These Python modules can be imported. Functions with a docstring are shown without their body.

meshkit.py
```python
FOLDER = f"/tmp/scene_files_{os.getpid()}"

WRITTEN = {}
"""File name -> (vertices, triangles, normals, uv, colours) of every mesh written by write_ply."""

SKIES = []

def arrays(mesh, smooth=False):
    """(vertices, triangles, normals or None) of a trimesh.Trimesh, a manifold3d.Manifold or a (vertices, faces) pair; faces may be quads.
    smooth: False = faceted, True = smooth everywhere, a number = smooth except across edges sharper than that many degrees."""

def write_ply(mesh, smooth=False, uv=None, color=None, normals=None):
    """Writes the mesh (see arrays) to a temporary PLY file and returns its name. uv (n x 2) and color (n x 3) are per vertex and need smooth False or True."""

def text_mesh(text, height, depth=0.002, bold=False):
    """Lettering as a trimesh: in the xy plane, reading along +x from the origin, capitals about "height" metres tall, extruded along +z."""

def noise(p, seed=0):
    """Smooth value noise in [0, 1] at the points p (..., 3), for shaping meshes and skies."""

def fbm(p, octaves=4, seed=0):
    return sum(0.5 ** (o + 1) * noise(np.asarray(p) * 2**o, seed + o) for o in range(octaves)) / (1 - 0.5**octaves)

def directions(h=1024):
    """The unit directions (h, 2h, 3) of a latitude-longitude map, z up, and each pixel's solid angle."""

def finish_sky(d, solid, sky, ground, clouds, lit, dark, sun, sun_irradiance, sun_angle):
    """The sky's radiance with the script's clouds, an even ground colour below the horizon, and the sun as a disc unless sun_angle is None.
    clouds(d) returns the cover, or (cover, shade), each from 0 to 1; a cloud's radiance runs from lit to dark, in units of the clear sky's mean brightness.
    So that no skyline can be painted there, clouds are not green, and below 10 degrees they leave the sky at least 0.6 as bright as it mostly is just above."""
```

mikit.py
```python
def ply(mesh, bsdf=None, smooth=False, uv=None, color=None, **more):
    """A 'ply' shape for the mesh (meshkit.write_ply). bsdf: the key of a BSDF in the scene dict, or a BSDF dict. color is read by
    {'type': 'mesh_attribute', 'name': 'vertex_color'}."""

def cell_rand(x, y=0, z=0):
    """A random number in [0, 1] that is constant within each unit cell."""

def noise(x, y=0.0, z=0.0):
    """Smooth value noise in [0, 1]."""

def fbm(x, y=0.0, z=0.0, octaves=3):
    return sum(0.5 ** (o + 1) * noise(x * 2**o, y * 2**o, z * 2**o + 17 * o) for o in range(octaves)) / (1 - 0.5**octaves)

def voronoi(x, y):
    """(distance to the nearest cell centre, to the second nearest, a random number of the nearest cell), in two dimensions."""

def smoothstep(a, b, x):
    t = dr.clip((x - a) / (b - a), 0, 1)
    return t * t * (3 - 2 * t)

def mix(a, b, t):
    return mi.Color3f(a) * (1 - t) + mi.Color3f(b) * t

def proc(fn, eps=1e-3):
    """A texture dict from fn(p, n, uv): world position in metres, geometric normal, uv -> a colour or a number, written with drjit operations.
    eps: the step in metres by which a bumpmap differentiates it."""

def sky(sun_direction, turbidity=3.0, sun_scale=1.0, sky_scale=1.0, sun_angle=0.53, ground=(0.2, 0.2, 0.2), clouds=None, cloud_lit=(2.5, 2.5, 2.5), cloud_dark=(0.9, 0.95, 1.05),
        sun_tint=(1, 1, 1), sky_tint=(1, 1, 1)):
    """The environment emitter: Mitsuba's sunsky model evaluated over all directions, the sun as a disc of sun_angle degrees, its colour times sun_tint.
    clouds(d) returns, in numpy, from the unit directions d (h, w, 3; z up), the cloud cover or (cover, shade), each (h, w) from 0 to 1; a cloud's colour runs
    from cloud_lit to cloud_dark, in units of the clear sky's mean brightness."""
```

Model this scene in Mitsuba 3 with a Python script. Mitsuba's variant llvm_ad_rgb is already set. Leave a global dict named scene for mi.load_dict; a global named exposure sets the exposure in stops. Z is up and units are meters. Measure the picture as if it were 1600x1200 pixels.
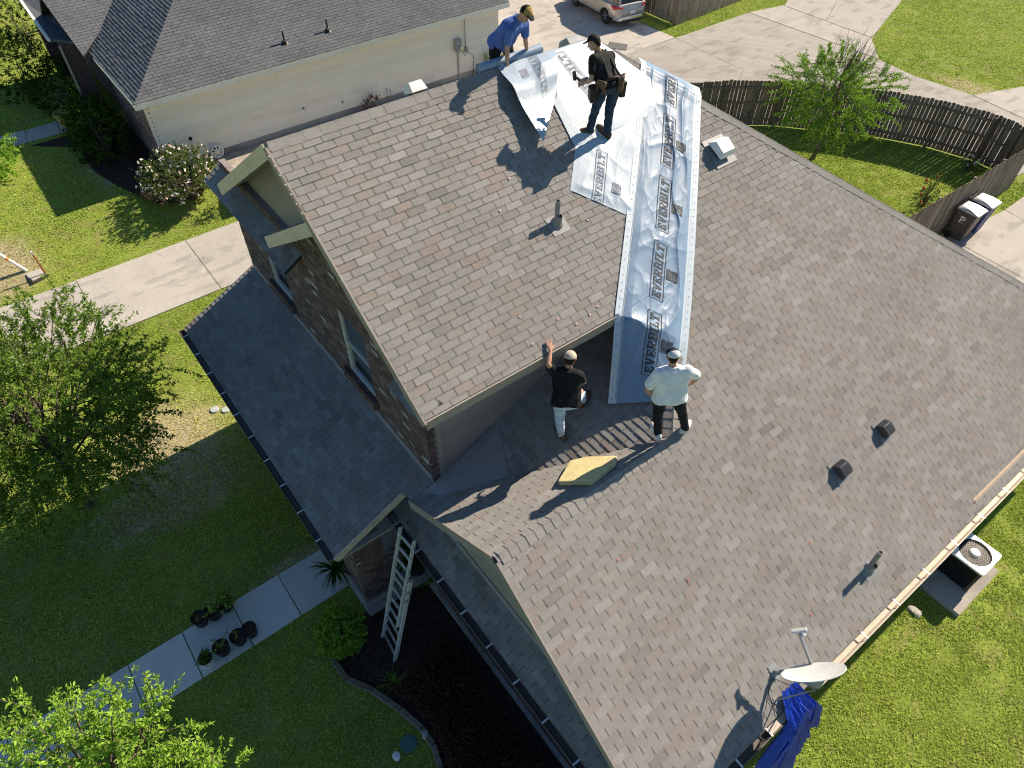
import math, random
import numpy as np, trimesh, drjit as dr, mitsuba as mi, mikit, meshkit
import shapely
from shapely.geometry import Polygon, Point, box as sbox, LineString, MultiPoint
from shapely import affinity
from manifold3d import Manifold, OpType
from mikit import noise, fbm, voronoi, cell_rand, smoothstep, mix, proc, ply

rng = np.random.default_rng(7)
random.seed(7)
T = mi.ScalarTransform4f
scene, labels = {'type': 'scene'}, {}

# ---------------------------------------------------------------- camera, sky, exposure
CAM = np.array([9.392, -2.838, 13.668])
RC = np.array([[0.609116, 0.793068, 0.004637], [0.586084, -0.446188, -0.676329], [-0.534306, 0.414681, -0.736585]])   # right, down, forward
FPX = 1089.95
fwd, upv = RC[2], -RC[1]
scene['camera'] = {'type': 'perspective', 'fov': math.degrees(2 * math.atan(800 / FPX)), 'fov_axis': 'x', 'near_clip': 0.1, 'far_clip': 2000.0,
                   'to_world': T().look_at(origin=CAM.tolist(), target=(CAM + fwd).tolist(), up=upv.tolist())}
SUN_AZ, SUN_EL = math.radians(-1.5), math.radians(37.0)
SUN = [math.sin(SUN_AZ) * math.cos(SUN_EL), math.cos(SUN_AZ) * math.cos(SUN_EL), math.sin(SUN_EL)]
scene['sky'] = mikit.sky(SUN, turbidity=2.4, sun_tint=(0.94, 1.0, 1.12), sky_scale=0.60, sky_tint=(0.92, 1.0, 1.06), ground=(0.14, 0.15, 0.11))
exposure = 2.7

# ---------------------------------------------------------------- materials
def bsdf(key, d): scene[key] = d
def prin(c, rough=0.8, spec=0.3, **k):
    d = {'type': 'principled', 'base_color': c if isinstance(c, dict) else {'type': 'rgb', 'value': list(c)}, 'roughness': rough, 'specular': spec}
    d.update(k); return {'type': 'twosided', 'b': d}
def bump(tex, inner, scale):
    return {'type': 'twosided', 'b': {'type': 'bumpmap', 'arbitrary': tex, 'scale': scale, 'bsdf': inner['b']}}

def f_shingle(p, n, uv):
    c = mix((0.145, 0.138, 0.131), (0.285, 0.274, 0.262), uv.x)
    c = mix(c, mi.Color3f(0.225, 0.188, 0.165), smoothstep(0.76, 1.0, uv.y) * 0.7)
    g = noise(p.x * 75, p.y * 75, p.z * 75)
    w = fbm(p.x * 0.9, p.y * 0.9, p.z * 0.9, 4)
    s = noise(p.x * 9, p.y * 9, p.z * 9)
    return c * (0.78 + 0.28 * g + 0.14 * s) * (0.88 + 0.24 * w)
bsdf('shingle', prin(proc(f_shingle), 0.92, 0.15))
def f_nshingle(p, n, uv):
    c = mix((0.092, 0.098, 0.107), (0.160, 0.167, 0.178), uv.x)
    return c * (0.7 + 0.35 * noise(p.x * 60, p.y * 60, p.z * 60) + 0.2 * noise(p.x * 7, p.y * 7, p.z * 7)) * (0.8 + 0.4 * fbm(p.x * .7, p.y * .7, p.z * .7, 3))
bsdf('slate_shingle', prin(proc(f_nshingle), 0.92, 0.15))
bsdf('deck', prin((0.035, 0.032, 0.03), 0.95, 0.1))
def f_brick(p, n, uv):
    c = mix((0.070, 0.046, 0.042), (0.180, 0.120, 0.104), uv.x)
    c = mix(c, mi.Color3f(0.40, 0.37, 0.34), smoothstep(0.955, 1.0, uv.y))
    m = smoothstep(0.60, 0.78, fbm(p.x * 9, p.y * 9, p.z * 9, 3))
    return mix(c, mi.Color3f(0.33, 0.30, 0.28), m * 0.35) * (0.7 + 0.6 * noise(p.x * 55, p.y * 55, p.z * 55))
bsdf('brick', prin(proc(f_brick), 0.9, 0.2))
def f_mortar(p, n, uv):
    return mi.Color3f(0.24, 0.215, 0.20) * (0.7 + 0.6 * fbm(p.x * 25, p.y * 25, p.z * 25, 2))
bsdf('mortar', prin(proc(f_mortar), 0.95, 0.1))
def painted(c, dirt, k=1.0):
    c0, c1 = mi.Color3f(*c), mi.Color3f(*dirt)
    def f(p, n, uv):
        d = fbm(p.x * 1.3, p.y * 1.3, p.z * 3.0, 4)
        return mix(c0, c1, smoothstep(0.45, 0.8, d) * 0.45 * k) * (0.92 + 0.14 * noise(p.x * 30, p.y * 30, p.z * 30)) * (0.94 + 0.12 * uv.x)
    return proc(f)
bsdf('cream_paint', prin(painted((0.87, 0.79, 0.69), (0.77, 0.68, 0.56)), 0.6, 0.3))
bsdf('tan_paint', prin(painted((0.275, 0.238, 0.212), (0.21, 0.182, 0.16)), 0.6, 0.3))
bsdf('beige_paint', prin(painted((0.50, 0.42, 0.34), (0.38, 0.31, 0.24)), 0.55, 0.35))
bsdf('grey_flashing', prin(painted((0.25, 0.235, 0.24), (0.17, 0.16, 0.165)), 0.45, 0.5))
bsdf('dark_gutter', prin(painted((0.10, 0.085, 0.075), (0.05, 0.045, 0.04)), 0.5, 0.4))
bsdf('white_metal', prin(painted((0.72, 0.72, 0.70), (0.5, 0.5, 0.48)), 0.4, 0.5))
bsdf('strap', prin((0.62, 0.62, 0.60), 0.35, 0.5))
bsdf('grey_metal', prin(painted((0.28, 0.29, 0.30), (0.18, 0.19, 0.2)), 0.4, 0.5))
bsdf('lead', prin(painted((0.20, 0.20, 0.21), (0.13, 0.13, 0.135)), 0.5, 0.5))
bsdf('aluminium', prin((0.60, 0.61, 0.62), 0.34, 0.5, metallic=0.75))
bsdf('black_metal', prin((0.022, 0.023, 0.025), 0.38, 0.5))
bsdf('black_plastic', prin((0.016, 0.016, 0.017), 0.5, 0.4))
def f_conc(p, n, uv):
    c = mix((0.34, 0.313, 0.277), (0.43, 0.400, 0.358), uv.x)
    st = fbm(p.x * 0.8, p.y * 0.8, p.z, 5)
    sp = noise(p.x * 14, p.y * 14, p.z * 14)
    r = dr.sqrt(dr.square(p.x + 4.0) + dr.square(p.y - 17.0))
    ring = noise(r * 4.0, 3.0, 0.0) * 0.5 + noise(r * 11.0, p.x * 0.25, 1.0) * 0.5
    k = 0.80 + 0.30 * st + 0.10 * sp
    k = k * (1.0 - uv.y * 0.17 * (0.35 + 1.1 * (1 - ring)))
    ln = dr.abs(noise(p.x * 1.1 + 3 * fbm(p.x, p.y, 0.0, 3), p.y * 1.1, 5.0) - 0.5)                      # hairline cracks and damp stains
    st2 = fbm(p.x * 3.2, p.y * 1.1, 2.0, 4)
    k = k * (1 - 0.22 * smoothstep(0.54, 0.74, st2)) * (1 - 0.30 * (1 - smoothstep(0.0, 0.012, ln)) * smoothstep(.45, .6, noise(p.x * .5, p.y * .5, 9.0)))
    return mix(c, mi.Color3f(0.26, 0.235, 0.20), smoothstep(0.55, 0.80, st) * 0.55) * k
bsdf('concrete', prin(proc(f_conc), 0.9, 0.2))
bsdf('pale_concrete', prin(proc(lambda p, n, uv: mix((0.50, 0.48, 0.45), (0.62, 0.60, 0.57), uv.x) * (0.86 + 0.2 * fbm(p.x * 1.5, p.y * 1.5, 0.0, 4) + 0.06 * noise(p.x * 20, p.y * 20, 0.0))), 0.9, 0.2))
def f_ground(p, n, uv):
    a = fbm(p.x * 0.55, p.y * 0.55, 0.0, 4); b = fbm(p.x * 4.0, p.y * 4.0, 3.0, 3); g = noise(p.x * 38, p.y * 38, 0.0)
    c = mix((0.120, 0.180, 0.022), (0.235, 0.285, 0.055), a)
    c = mix(c, mi.Color3f(0.22, 0.18, 0.085), smoothstep(0.50, 0.72, b) * 0.45)
    def blob(x, y, rx, ry):
        d = dr.sqrt(dr.square((p.x - x) / rx) + dr.square((p.y - y) / ry))
        return 1.0 - smoothstep(0.45, 1.0, d + 0.5 * (b - 0.5) + 0.35 * (a - 0.5))
    dry = dr.maximum(dr.maximum(blob(-4.9, -3.1, 1.9, 2.2), blob(-3.0, -3.6, 1.3, 2.4)), dr.maximum(blob(-14.7, -4.9, 1.6, 1.6), blob(-1.8, 31.6, 2.6, 0.9)))
    dry = dr.maximum(dry, dr.maximum(blob(1.0, -2.0, 0.55, 1.4), blob(-18.2, -0.4, 1.8, 1.0)))
    c = mix(c, mix((0.24, 0.19, 0.115), (0.40, 0.33, 0.22), g), dry * 0.85)
    return c * (0.65 + 0.7 * g)
bsdf('soil_lawn', prin(proc(f_ground), 0.95, 0.1))
def f_mulch(p, n, uv):
    g = noise(p.x * 30, p.y * 30, p.z * 30); v = voronoi(p.x * 22, p.y * 22)
    return mix((0.018, 0.012, 0.010), (0.075, 0.05, 0.038), v[2] * 0.7 + g * 0.3)
bsdf('mulch', prin(proc(f_mulch), 0.95, 0.1))
bsdf('bare_soil', prin(proc(lambda p, n, uv: mix((0.22, 0.195, 0.165), (0.42, 0.38, 0.33), fbm(p.x * 6, p.y * 6, 0.0, 4))), .95, .1))
def f_wood(p, n, uv):
    g = noise(p.x * 45, p.y * 45, p.z * 1.8); d = fbm(p.x * 3, p.y * 3, p.z * 2.2, 3)
    c = mix((0.16, 0.125, 0.095), (0.36, 0.29, 0.225), uv.x)
    return mix(c, mi.Color3f(0.12, 0.105, 0.09), smoothstep(0.5, 0.8, d) * 0.5) * (0.65 + 0.65 * g)
bsdf('fence_wood', prin(proc(f_wood), 0.9, 0.15))
def f_bark(p, n, uv):
    return mix((0.06, 0.045, 0.035), (0.19, 0.155, 0.125), noise(p.x * 40, p.y * 40, p.z * 9))
bsdf('bark', prin(proc(f_bark), 0.95, 0.1))
def leafy(key, lo, hi, trans=0.9, rough=0.5, spec=0.3):
    l, h = mi.Color3f(*lo), mi.Color3f(*hi)
    bsdf(key, {'type': 'principledthin', 'base_color': proc(lambda p, n, uv: mix(l, h, uv.x)), 'roughness': rough, 'diff_trans': trans, 'eta': 1.35})
leafy('grass_blade', (0.17, 0.30, 0.035), (0.62, 0.68, 0.17), 0.9, 0.6)
leafy('oak_leaf', (0.065, 0.135, 0.018), (0.32, 0.47, 0.085), 0.9, 0.42)
leafy('lime_leaf', (0.13, 0.27, 0.022), (0.42, 0.62, 0.10), 0.9, 0.45)
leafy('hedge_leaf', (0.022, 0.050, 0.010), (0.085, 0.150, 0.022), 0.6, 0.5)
leafy('cypress_leaf', (0.12, 0.24, 0.025), (0.32, 0.50, 0.07), 0.8, 0.6)
leafy('rose_leaf', (0.06, 0.10, 0.025), (0.20, 0.25, 0.085), 0.5, 0.5)
leafy('plum_leaf', (0.055, 0.020, 0.018), (0.17, 0.075, 0.058), 0.4, 0.6)
bsdf('petal', prin(proc(lambda p, n, uv: mix((0.82, 0.76, 0.70), (0.80, 0.44, 0.47), uv.x)), 0.7, 0.2))
bsdf('red_petal', prin((0.55, 0.02, 0.025), 0.6, 0.3))

# ---------------------------------------------------------------- entries, names, labels
def key_for(name):
    if name not in scene and name not in labels and not any(k.startswith(name + '__') for k in scene): return name
    i = 1
    while True:
        k = f'{name}_{i:03d}'
        if k not in scene and k not in labels and k not in HELD: return k
        i += 1
HELD, COUNT = set(), {}
def child_key(base):
    c = COUNT.get(base, 0); COUNT[base] = c + 1
    return base if c == 0 else f'{base}_{c:03d}'
def thing(name, label=None, cat=None, group=None, kind=None):
    k = child_key(name)
    d = {}
    if label: d['label'] = label
    if cat: d['category'] = cat
    if group: d['group'] = group
    if kind: d['kind'] = kind
    if d: labels[k] = d
    return k
def put(mesh, mat, key, smooth=False, tone=None, label=None, kind=None, color=None, uv=None):
    if isinstance(mesh, list): mesh = joined(mesh)
    if hasattr(mesh, 'to_mesh'):
        m = mesh.to_mesh(); mesh = trimesh.Trimesh(m.vert_properties[:, :3], m.tri_verts, process=False)
    if uv is None and tone is not None: uv = np.tile(np.asarray(tone, float), (len(mesh.vertices), 1))
    if uv is None and smooth not in (False, True): scene[key] = ply(mesh, mat, smooth=smooth)
    else:
        if smooth not in (False, True):
            uv = None if tone is None else tone
            mesh = trimesh.graph.smooth_shade(mesh, angle=np.radians(smooth), facet_minarea=None); smooth = True
            if tone is not None: uv = np.tile(np.asarray(tone, float), (len(mesh.vertices), 1))
        scene[key] = ply(mesh, mat, smooth=smooth, uv=uv)
    if label or kind:
        labels.setdefault(key, {})
        if label: labels[key]['label'] = label
        if kind: labels[key]['kind'] = kind
    return key
def part(parent, name, mesh, mat, **k):
    return put(mesh, mat, child_key(parent + '__' + name), **k)
def single(name, mesh, mat, label, cat, group=None, kind=None, **k):
    key = thing(name, label, cat, group, kind)
    return put(mesh, mat, key, **k)
def structure(name, mesh, mat, **k):
    key = child_key(name); labels[key] = {'kind': 'structure'}
    return put(mesh, mat, key, **k) if mesh is not None else key

# ---------------------------------------------------------------- mesh helpers
A3 = lambda *a: np.array(a, float)
def nrm(v): v = np.asarray(v, float); return v / (np.linalg.norm(v) + 1e-12)
def joined(ms):
    ms = [m for m in ms if m is not None and len(m.faces)]
    vs, fs, o = [], [], 0
    for m in ms:
        vs.append(np.asarray(m.vertices)); fs.append(np.asarray(m.faces) + o); o += len(m.vertices)
    return trimesh.Trimesh(np.vstack(vs), np.vstack(fs), process=False)
def tm(v, f): return trimesh.Trimesh(np.asarray(v, float), np.asarray(f), process=False)
def box(c, s, rz=0.0, bev=0.0):
    if bev > 0:
        h = np.array(s) / 2; pts = []
        for sx in (-1, 1):
            for sy in (-1, 1):
                for sz in (-1, 1):
                    for k in range(3):
                        q = h.copy(); q[[i for i in range(3) if i != k]] -= bev; pts.append(q * (sx, sy, sz))
        m = trimesh.convex.convex_hull(np.array(pts))
    else: m = trimesh.creation.box(s)
    if rz: m.apply_transform(trimesh.transformations.rotation_matrix(rz, [0, 0, 1]))
    m.apply_translation(c); return m
def frame_of(d, up=(0, 0, 1)):
    d = nrm(d); u = np.asarray(up, float)
    if abs(d @ nrm(u)) > 0.98: u = A3(1, 0, 0)
    s = nrm(np.cross(d, u)); return d, s, np.cross(s, d)
def beam(a, b, w, h, up=(0, 0, 1), bev=0.0):
    """box from a to b, width w (sideways), height h along up; a-b is its centre line"""
    a, b = A3(*a), A3(*b); d, s, u = frame_of(b - a, up)
    L = np.linalg.norm(b - a); m = box((0, 0, 0), (L, w, h), bev=bev)
    M = np.eye(4); M[:3, 0], M[:3, 1], M[:3, 2], M[:3, 3] = d, -s, u, (a + b) / 2
    m.apply_transform(M); return m
def tube(pts, r, n=8, cap=True):
    pts = np.asarray(pts, float); r = np.broadcast_to(np.asarray(r, float), (len(pts),))
    vs, prev = [], None
    for i, p in enumerate(pts):
        d = nrm(pts[min(i + 1, len(pts) - 1)] - pts[max(i - 1, 0)])
        if prev is None: _, s, u = frame_of(d)
        else: s = nrm(prev - d * (prev @ d)); u = np.cross(s, d)
        prev = s
        a = np.arange(n) / n * 2 * np.pi
        vs.append(p + r[i] * (np.cos(a)[:, None] * s + np.sin(a)[:, None] * u))
    v = np.vstack(vs); f = []
    for i in range(len(pts) - 1):
        for k in range(n):
            a0, a1 = i * n + k, i * n + (k + 1) % n
            f += [[a0, a1 + n, a1], [a0, a0 + n, a1 + n]]
    if cap:
        v = np.vstack([v, pts[:1], pts[-1:]]); c0, c1 = len(v) - 2, len(v) - 1; b = (len(pts) - 1) * n
        for k in range(n): f += [[c0, k, (k + 1) % n], [c1, b + (k + 1) % n, b + k]]
    return tm(v, f)
def lathe(prof, n=24, c=(0, 0, 0), axis=None):
    m = trimesh.creation.revolve(np.asarray(prof, float), sections=n)
    if axis is not None: m.apply_transform(trimesh.geometry.align_vectors([0, 0, 1], nrm(axis)))
    m.apply_translation(c); return m
def poly_faces(P):
    """triangulated (verts2d, faces) of a shapely polygon"""
    v, f = trimesh.creation.triangulate_polygon(P, engine='earcut'); return np.asarray(v), np.asarray(f)
def slab(P, to3, thick, n):
    """plate: 2-d polygon P lifted by to3(xy)->xyz, extruded by -thick*n"""
    if hasattr(P, 'geoms'): return joined([slab(g, to3, thick, n) for g in P.geoms if g.geom_type == 'Polygon'])
    m = trimesh.creation.extrude_polygon(P, 1.0, engine='earcut'); v = np.asarray(m.vertices)
    q = to3(v[:, :2]) - (1 - v[:, 2:3]) * thick * np.asarray(n); return tm(q, m.faces)
def plate(pts, thick, n=None):
    """convex or planar polygon of 3-d points with a thickness behind it"""
    pts = np.asarray(pts, float)
    if n is None: n = nrm(np.cross(pts[1] - pts[0], pts[2] - pts[0]))
    k = len(pts); v = np.vstack([pts, pts - thick * np.asarray(n)])
    f = [[0, i, i + 1] for i in range(1, k - 1)] + [[k, k + i + 1, k + i] for i in range(1, k - 1)]
    for i in range(k):
        j = (i + 1) % k; f += [[i, i + k, j + k], [i, j + k, j]]
    m = tm(v, f); m.fix_normals(); return m
def extrude_profile(prof, a, b, up=(0, 0, 1)):
    """closed 2-d profile (side, up) swept from a to b; side points to the left of the travel direction"""
    a, b = A3(*a), A3(*b); d, s, u = frame_of(b - a, up)
    m = trimesh.creation.extrude_polygon(Polygon(prof), np.linalg.norm(b - a), engine='earcut'); v = np.asarray(m.vertices)
    m2 = tm(a + v[:, :1] * (-s) + v[:, 1:2] * u + v[:, 2:3] * d, m.faces); m2.fix_normals(); return m2
def project(X):
    q = (np.asarray(X, float) - CAM) @ RC.T; z = np.maximum(q[:, 2], 1e-3)
    return np.stack([800 + FPX * q[:, 0] / z, 600 + FPX * q[:, 1] / z], 1), q[:, 2]
def seen_size(c, area_n):
    """how large a piece shows in the photograph: used to choose which pieces get entries of their own"""
    uv, z = project(c); d = c - CAM; L = np.linalg.norm(d, axis=1)
    cos = np.abs((d * area_n).sum(1)) / L
    return np.where((z > 0.2) & (np.abs(uv[:, 0] - 800) < 800) & (np.abs(uv[:, 1] - 600) < 600), cos / L**2, 0)
def sheet(nu, nv, fn):
    """open grid surface: fn(U, V) -> (n,3); returns mesh and its uv"""
    U, V = np.meshgrid(np.linspace(0, 1, nu), np.linspace(0, 1, nv), indexing='ij')
    v = fn(U.ravel(), V.ravel()); i = np.arange(nu * nv).reshape(nu, nv)
    a, b, c, d = i[:-1, :-1].ravel(), i[1:, :-1].ravel(), i[1:, 1:].ravel(), i[:-1, 1:].ravel()
    return tm(v, np.vstack([np.stack([a, b, c], 1), np.stack([a, c, d], 1)]))
def shell(m, t):
    """give an open sheet a thickness"""
    vn = np.asarray(m.vertex_normals); v = np.asarray(m.vertices); f = np.asarray(m.faces); n = len(v)
    e = np.sort(m.edges, axis=1); u, cnt = np.unique(e, axis=0, return_counts=True); bd = {tuple(x) for x in u[cnt == 1]}
    side = []
    for a, b in m.edges:
        if tuple(sorted((a, b))) in bd: side += [[a, a + n, b + n], [a, b + n, b]]
    return tm(np.vstack([v, v - vn * t]), np.vstack([f, f[:, ::-1] + n, np.array(side)]))

# ================================================================ THE HOUSE BEING RE-ROOFED
ZR, S, XE, YH, XM = 8.681, 0.6667, 3.773, 6.217, 9.143       # ridge height, main pitch, upper eave, end of ridge, main eave
XW, YG = 5.533, -0.11                                         # front wing: ridge, gable plane
ZP, YP, S2 = 2.636, -1.59, 0.475                              # porch eave height, its line, porch pitch
XP1, XP2, XWC, YW = -4.58, 2.76, 3.07, 0.36                   # porch ends, upper side wall, upper front wall
ZW = ZR - S * XW
def zP(x): return ZR - S * x
def zR(y): return ZP + S2 * (y - YP)
def zQ(x): return ZW - S * (XW - x)
NP, NR, NQ = nrm((S, 0, 1)), nrm((0, -S2, 1)), nrm((-S, 0, 1))
yPR = lambda x: (zP(x) - ZP) / S2 + YP                        # where main slope meets the porch slope (hip)
yQR = lambda x: (zQ(x) - ZP) / S2 + YP                        # valley of wing and porch slope
liftP = lambda o=0.0: (lambda q: np.c_[q[:, 0], q[:, 1], zP(q[:, 0])] + o * NP)
liftR = lambda o=0.0: (lambda q: np.c_[q[:, 0], q[:, 1], zR(q[:, 1])] + o * NR)
liftQ = lambda o=0.0: (lambda q: np.c_[q[:, 0], q[:, 1], zQ(q[:, 0])] + o * NQ)
house = thing('brick_house', 'brick house in the middle with brown shingle roof that the men are re-covering', 'house')
yHT = yPR(XW) + XW - XE                                       # hidden upper end of the short hip, under the membrane
polyP = Polygon([(0, 0), (XE, 0), (XE, yHT), (XW, yPR(XW)), (XW, YG), (XM, YG), (XM, YH + XM), (0, YH)])
xv = XW - (ZW - zR(YG)) / S
polyR = Polygon([(XP1, YP), (XP2, YP), (XP2, YG), (xv, YG), (XW, yPR(XW)), (XE, yHT), (XWC, yHT), (XWC, YW), (XP1, YW)])
polyQ = Polygon([(xv, YG), (XW, YG), (XW, yPR(XW))])

def shingles(region, org, e1, e2, n, tab=0.3048, expo=0.127, thick=0.008, gap=0.010, seed=0, base=0.5, spread=0.20):
    """three-tab shingles on a plane: region is a shapely polygon in (a along the course, b down the slope)."""
    r = np.random.default_rng(seed); out = []
    a0, b0, a1, b1 = region.bounds; prep = shapely.prepared.prep(region)
    rows = int(math.ceil((b1 - b0) / expo))
    for j in range(rows):
        bt, bb = b0 + j * expo, b0 + (j + 1) * expo
        off = (0.5 * (j % 2)) * tab + r.normal(0, 0.004) + 0.02 * math.sin(j * .35)
        k0 = int(math.floor((a0 - off) / tab)) - 1
        k1 = int(math.ceil((a1 - off) / tab)) + 1
        wob = r.normal(0, 0.0025)
        run, cur = 0, 0.5
        for k in range(k0, k1):
            x0, x1 = off + k * tab + gap / 2, off + (k + 1) * tab - gap / 2
            # tone varies tab by tab, with some dark and some reddish blends
            t = np.clip(base + r.normal(0, spread) * 0.6 + (0.16 if r.random() < 0.10 else 0) - (0.20 if r.random() < 0.12 else 0), 0.02, 1)
            red = r.random()
            yb = bb + wob + r.normal(0, 0.0015)
            th = thick * r.uniform(0.8, 1.25)
            lift = [r.uniform(0, 0.0035), r.uniform(0, 0.0035)]
            q = sbox(x0, bt - 0.004, x1, yb)
            if not prep.intersects(q): continue
            if not prep.contains(q):
                q = q.intersection(region)
                if q.is_empty or q.area < 2e-4: continue
                if q.geom_type != 'Polygon': q = max(q.geoms, key=lambda g: g.area) if hasattr(q, 'geoms') else q
                if q.geom_type != 'Polygon': continue
                q = q.convex_hull
            c = np.array(q.exterior.coords)[:-1]
            if len(c) < 3: continue
            w = np.clip((c[:, 1] - bt) / expo, 0, 1)
            u = np.clip((c[:, 0] - x0) / (x1 - x0), 0, 1)
            h = 0.0015 + w * (th + lift[0] * (1 - u) + lift[1] * u)
            lo = org + c[:, :1] * e1 + c[:, 1:] * e2
            top = lo + h[:, None] * n; bot = lo - 0.002 * n
            m = len(c); v = np.vstack([top, bot])
            f = [[0, i, i + 1] for i in range(1, m - 1)]
            for i in range(m):
                jn = (i + 1) % m; f += [[i, i + m, jn + m], [i, jn + m, jn]]
            f = np.array(f)
            fn = np.cross(v[f[0][1]] - v[f[0][0]], v[f[0][2]] - v[f[0][0]])
            if fn @ n < 0: f = f[:, ::-1]
            out.append((v, f, (t, red), lo.mean(0), q.area))
    return out
def split_pieces(sets, limit, mat, parent, names):
    """sets: list of (part key, normal, pieces). The pieces that show largest become entries, the rest one field per roof."""
    allp = []
    for i, (key, n, ps) in enumerate(sets):
        if not ps: continue
        c = np.array([p[3] for p in ps]); a = np.array([p[4] for p in ps])
        sc = seen_size(c, np.asarray(n)) * a
        allp += [(s, i, j) for j, s in enumerate(sc)]
    allp.sort(key=lambda t: -t[0])
    chosen = {(i, j) for s, i, j in allp[:limit] if s > 0}
    for i, (key, n, ps) in enumerate(sets):
        rest = []
        for j, p in enumerate(ps):
            if (i, j) in chosen: put(tm(p[0], p[1]), mat, child_key(f'{key}__{names[0]}'), tone=p[2])
            else: rest.append(p)
        if rest:
            V = np.vstack([p[0] for p in rest]); o = np.cumsum([0] + [len(p[0]) for p in rest[:-1]])
            F = np.vstack([p[1] + k for p, k in zip(rest, o)]); UV = np.vstack([np.tile(p[2], (len(p[0]), 1)) for p in rest])
            put(tm(V, F), mat, child_key(f'{key}__{names[1]}'), uv=UV, kind='stuff')
def roof_ab(poly, run, slope, ridge):
    """plan polygon (x,y) -> (along, down the slope); run: function giving horizontal distance from the top line"""
    k = math.hypot(1, slope)
    return shapely.transform(poly, lambda c: np.c_[run[0](c), run[1](c) * k])

mr = put(slab(polyP, liftP(-0.004), 0.14, NP), 'deck', child_key(house + '__main_roof'))
pr = put(slab(polyR, liftR(-0.004), 0.10, NR), 'deck', child_key(house + '__porch_roof'))
wr = put(slab(polyQ, liftQ(-0.004), 0.10, NQ), 'deck', child_key(house + '__wing_roof'))
kS, kR = math.hypot(1, S), math.hypot(1, S2)
regP = shapely.transform(polyP, lambda c: np.c_[c[:, 1], c[:, 0] * kS])
setP = shingles(regP, A3(0, 0, ZR), A3(0, 1, 0), nrm((1, 0, -S)), NP, seed=1, base=0.55, spread=.11)
regR = shapely.transform(polyR, lambda c: np.c_[c[:, 0], (6.0 - c[:, 1]) * kR])
setR = shingles(regR, A3(0, 6.0, zR(6.0)), A3(1, 0, 0), nrm((0, -1, -S2)), NR, seed=2, base=0.50, spread=.20, thick=0.012)
regQ = shapely.transform(polyQ, lambda c: np.c_[c[:, 1], (XW - c[:, 0]) * kS])
setQ = shingles(regQ, A3(XW, 0, ZW), A3(0, 1, 0), nrm((-1, 0, -S)), NQ, seed=3, base=0.66, thick=0.007, spread=.11)
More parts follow.
